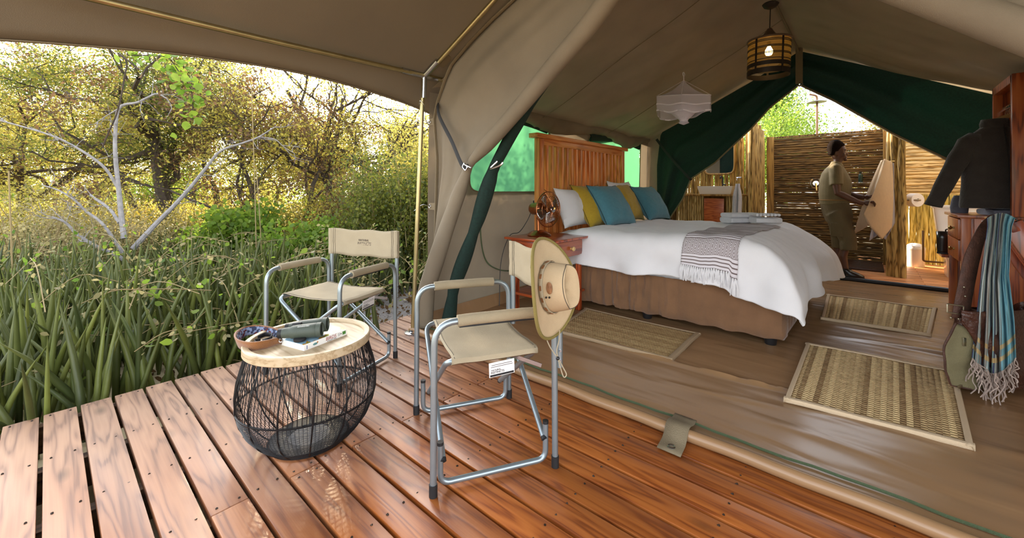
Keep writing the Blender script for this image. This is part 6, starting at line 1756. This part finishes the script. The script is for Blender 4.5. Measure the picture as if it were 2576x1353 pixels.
# ================================================================ PERSON AND TOWELS
SKIN = mat('skin', srgb(92, 58, 42), .5, var=.08, vscale=20)
HAIR = mat('short_hair', srgb(34, 24, 20), 1, var=.3, vscale=90, bump=1, bscale=160, spec=.05)
UNI = mat('khaki_uniform', srgb(118, 104, 72), .85, var=.12, vscale=6, bump=.3, bscale=200)
UNI2 = mat('khaki_shorts', srgb(98, 84, 56), .85, var=.14, vscale=6, bump=.3, bscale=200)
PO = at(2105, 694, 5.30); PO.z = 0
pe = thing('person', 'person in khaki shirt and long shorts holding a beige towel', 'person', PO, 0.04)
pe.scale = (.82, 1, 1)
def remesh(o, vox, sm_it=4):
    r_ = o.modifiers.new('fuse', 'REMESH'); r_.mode = 'VOXEL'; r_.voxel_size = vox; r_.use_smooth_shade = True
    s_ = o.modifiers.new('relax', 'SMOOTH'); s_.factor = .5; s_.iterations = sm_it
    return o
def er(c, rx, ry, z, n=20): return [Vector((c[0] + rx * cos(a), c[1] + ry * sin(a), z)) for a in [2 * pi * i / n for i in range(n)]]
bo = MB()
# head, neck and torso as one stack of rings (x forward, y to the far side)
bo.rings([er((cx, 0), rx, ry, z) for z, cx, rx, ry in ((.86, -.02, .15, .17), (1.0, -.03, .15, .16), (1.2, -.03, .14, .17), (1.36, -.03, .11, .18), (1.425, -.02, .085, .13), (1.45, -.005, .058, .065), (1.49, .01, .056, .058), (1.52, .02, .06, .058), (1.55, .025, .086, .066), (1.60, .02, .104, .074), (1.65, .012, .108, .078), (1.70, .002, .098, .072), (1.735, -.005, .07, .052), (1.75, -.008, .03, .025))])
bo.sphere((.125, 0, 1.585), .017, 10, 7, (1.0, .9, 1.3))                        # nose
bo.sphere((.112, 0, 1.548), .018, 10, 7, (.9, 1.3, .55)); bo.sphere((.105, 0, 1.515), .024, 10, 7)   # lips, chin
bo.sphere((.108, 0, 1.632), .02, 10, 7, (.6, 2.2, .7))                          # brow
for s in (-1, 1):
    bo.sphere((-.005, s * .077, 1.595), .026, 10, 7, (.8, .4, 1.3))             # ears
    bo.sphere((.082, s * .036, 1.572), .03, 10, 7)                              # cheeks
# near (right) arm: shoulder, elbow, wrist
ra = [(-.01, -.165, 1.385), (-.005, -.20, 1.30), (.0, -.215, 1.18), (.012, -.215, 1.085), (.07, -.21, 1.06), (.17, -.205, 1.01), (.27, -.20, .965), (.315, -.195, .955)]
bo.tube(ra, [.058, .056, .052, .046, .042, .038, .030, .028], 14)
hp0 = Vector((.315, -.195, .955))
bo.sphere(hp0 + Vector((.045, 0, .005)), .045, 12, 8, (1.0, .55, .75))
for k, (L1, dy) in enumerate(((.072, -.028), (.082, -.012), (.078, .006), (.062, .022))):     # four curled fingers
    b_ = hp0 + Vector((.075, dy, .022 - .010 * k))
    bo.tube([b_, b_ + Vector((L1 * .45, 0, .008)), b_ + Vector((L1 * .72, .006, -.016)), b_ + Vector((L1 * .62, .014, -.042))], [.0105, .010, .009, .007], 8)
bo.tube([hp0 + Vector((.03, .018, .018)), hp0 + Vector((.06, .038, .012)), hp0 + Vector((.092, .032, -.012)), hp0 + Vector((.108, .018, -.02))], [.013, .012, .0105, .008], 8)
# far (left) arm reaches forward to the towel too
la = [(-.01, .165, 1.385), (.02, .205, 1.28), (.06, .215, 1.14), (.15, .19, 1.07), (.25, .15, 1.04), (.33, .12, 1.03)]
bo.tube(la, [.058, .055, .048, .042, .034, .028], 14)
lh = Vector((.33, .12, 1.03)); bo.sphere(lh + Vector((.04, 0, 0)), .042, 12, 8, (1, .6, .75))
for k, L1 in enumerate((.065, .075, .07, .055)):
    b_ = lh + Vector((.07, -.02 + .014 * k, .018 - .01 * k)); bo.tube([b_, b_ + Vector((L1 * .5, 0, .004)), b_ + Vector((L1 * .75, 0, -.02))], [.0105, .010, .008], 8)
bo.tube([lh + Vector((.03, -.02, .015)), lh + Vector((.065, -.038, .01)), lh + Vector((.09, -.03, -.008))], [.013, .011, .008], 8)
for s, fx in ((-1, .13), (1, .03)):                                            # legs
    bo.tube([(-.02, s * .09, .90), (fx * .4, s * .10, .66), (fx, s * .10, .48), (fx * .7 - .02, s * .10, .28), (fx - .02, s * .10, .10), (fx - .015, s * .10, .05)], [.105, .088, .06, .058, .04, .042], 14)
    bo.tube([(fx - .04, s * .10, .04), (fx + .06, s * .105, .04), (fx + .14, s * .11, .03)], [.042, .04, .028], 12)
remesh(bo.build('body', SKIN, pe), .0065, 3)
hr = MB().rings([er((cx, 0), rx, ry, z, 24) for z, cx, rx, ry in ((1.575, -.055, .055, .062), (1.61, -.028, .085, .084), (1.66, -.018, .108, .094), (1.71, -.015, .106, .09), (1.748, -.015, .082, .07), (1.772, -.015, .045, .04), (1.778, -.015, .012, .012))])
hr.sphere((.055, 0, 1.70), .05, 12, 8, (1, 1.35, .75))
hro = remesh(hr.build('hair', HAIR, pe), .012, 3)
for s in (-1, 1):
    eb = MB().sphere((.106, s * .033, 1.612), .009, 8, 6, (.5, 1.4, .8)).build('eye', mat('eye_white', srgb(190, 180, 170), .3), pe)
    MB().sphere((.110, s * .032, 1.611), .005, 8, 6).build('iris', BLACKP, eb)
    MB().tube([(.108, s * .02, 1.634), (.112, s * .034, 1.639), (.10, s * .05, 1.634)], .004, 5).build('eyebrow', HAIR, pe)
MB().tube([(.118, -.022, 1.546), (.127, 0, 1.548), (.118, .022, 1.546)], .0035, 5).build('mouth', mat('lips', srgb(96, 50, 46), .5), pe)
# shirt
shm = MB()
shm.rings([er((cx, 0), rx, ry, z, 26) for z, cx, rx, ry in ((.93, -.035, .185, .195), (.99, -.035, .19, .20), (1.06, -.03, .205, .205), (1.15, -.02, .212, .205), (1.25, -.02, .202, .205), (1.34, -.03, .165, .20), (1.40, -.025, .125, .175), (1.435, -.015, .092, .13), (1.458, -.005, .07, .085))])
for s, arm in ((-1, ra), (1, la)):
    a_, b_, c_ = [Vector(p) for p in arm[:3]]
    e_ = b_.lerp(c_, .95)
    shm.tube([a_ + Vector((0, -s * .04, .015)), a_, b_, e_], [.075, .085, .084, .082], 16)
remesh(shm.build('shirt', UNI, pe), .011, 3)
cl_ = MB()
cl_.grid(24, 4, lambda u, v: Vector((-.002 + (.066 + .028 * v) * cos(2 * pi * u), (.072 + .034 * v) * sin(2 * pi * u), 1.492 - .05 * v - .025 * max(0, cos(2 * pi * u)))), wrap=True)
cl_.build('collar', UNI, pe, solid=.005)
MB().grid(20, 3, lambda u, v: Vector((-.035 + .208 * cos(2 * pi * u), .212 * sin(2 * pi * u), .925 + .025 * v)), wrap=True).build('waist_cord', mat('tan_cord', srgb(150, 112, 62), .8), pe) if False else MB().tube([(-.035 + .193 * cos(a), .203 * sin(a), .992) for a in [2 * pi * i / 28 for i in range(28)]], .006, 6, closed=True).build('waist_cord', mat('tan_cord', srgb(150, 112, 62), .8), pe)
tr2 = MB()
tr2.rings([er((cx, 0), rx, ry, z, 24) for z, cx, rx, ry in ((.70, .03, .165, .20), (.80, .01, .19, .205), (.90, -.015, .192, .20), (.975, -.035, .18, .195))])
for s, fx in ((-1, .135), (1, .035)):
    tr2.tube([(-.02, s * .085, .84), (fx * .5, s * .10, .66), (fx, s * .105, .50), (fx + .005, s * .11, .36)], [.14, .125, .112, .108], 18)
remesh(tr2.build('long_shorts', UNI2, pe), .012, 3)
pk = MB().box((.0, -.215, .62), (.15, .02, .17)).build('cargo_pocket', UNI2, pe, bevel=.008)
for s, fx in ((-1, .135), (1, .03)):
    shoe = MB()
    shoe.rings([[Vector((fx + x + rx * cos(a), s * .105 + ry * sin(a), z)) for a in [2 * pi * i / 20 for i in range(20)]] for z, x, rx, ry in ((.022, .05, .145, .05), (.05, .045, .145, .052), (.075, .02, .115, .05), (.10, -.02, .07, .048), (.125, -.03, .058, .046))], caps=False)
    so2 = shoe.build('shoe', mat('black_shoe', srgb(28, 26, 26), .3, coat=.3), pe, solid=.004)
    MB().rings([[Vector((fx + .05 + .15 * cos(a), s * .105 + .054 * sin(a), z)) for a in [2 * pi * i / 20 for i in range(20)]] for z in (.001, .024)]).build('sole', RUB, so2)
    for k in range(3): MB().tube([(fx + .045 + .03 * k, s * .105 - .035, .094 - .012 * k), (fx + .05 + .03 * k, s * .105, .104 - .014 * k), (fx + .045 + .03 * k, s * .105 + .035, .094 - .012 * k)], .005, 5).build('lace', mat('grey_lace', srgb(120, 116, 112), .7), so2)
# towels on the hook of the partition
TOWB = mat('beige_towel', srgb(222, 200, 168), .95, var=.05, vscale=30, bump=.5, bscale=260, trans=.3, tcol=(.72, .55, .36))
TOWG = mat('grey_towel', srgb(190, 190, 200), .95, bump=.5, bscale=260, trans=.15)
def drape(name, label, cat, top, bot, m, nu=60, nv=30, fold=.02, ff=20, seed=0, mids=None):
    O = at(*top[0][1:])
    def cur(tab, u):
        return [interp([(r[0], r[k]) for r in tab], u) for k in (1, 2, 3)]
    def fn(u, v):
        a = cur(top, u); b_ = cur(bot, u)
        q = [a[k] + (b_[k] - a[k]) * v for k in range(3)]
        if mids:
            c_ = cur(mids, u); w_ = 4 * v * (1 - v); q = [q[k] + c_[k] * w_ for k in range(3)]
        q[2] += fold * sin(u * ff + 2 * sin(v * 2 + seed)) * (.3 + .7 * v)
        return at(*q) - O
    o = tag(MB().grid(nu, nv, fn).build(name, m, None, solid=.008), label, cat); o.location = O
    return o
drape('bath_towel', 'beige bath towel pulled out from its hook by the person', 'towel',
      [(0, 2216, 404, 5.18), (.5, 2226, 400, 5.14), (1, 2244, 408, 5.16)],
      [(0, 2148, 589, 5.30), (.22, 2170, 577, 5.24), (.38, 2186, 566, 5.16), (.44, 2190, 530, 4.98), (.52, 2172, 540, 4.90), (.62, 2190, 572, 4.92), (.8, 2218, 602, 5.0), (1, 2243, 572, 5.10)], TOWB, 70, 34, .012, 16, 1,
      [(0, -8, 8, 0), (.44, -6, 6, -.02), (.52, 4, 0, -.03), (.8, 6, 4, -.02), (1, 3, 0, 0)])
drape('bath_towel', 'grey-white bath towel hanging behind the beige one', 'towel',
      [(0, 2226, 412, 5.20), (1, 2248, 410, 5.17)],
      [(0, 2186, 606, 5.36), (.4, 2212, 588, 5.30), (.7, 2228, 603, 5.26), (1, 2251, 560, 5.18)], TOWG, 40, 24, .018, 22, 3)
th_ = thing('towel_hook', 'steel towel hook on the pole partition', 'hook', at(2244, 405, 5.20))
MB().tube(fillet([Vector((0, 0, 0)) + RT * .03, RT * -.02, RT * -.05 + Vector((0, 0, -.03)), RT * -.07], .01), .006, 6).build('peg', CHROME, th_)
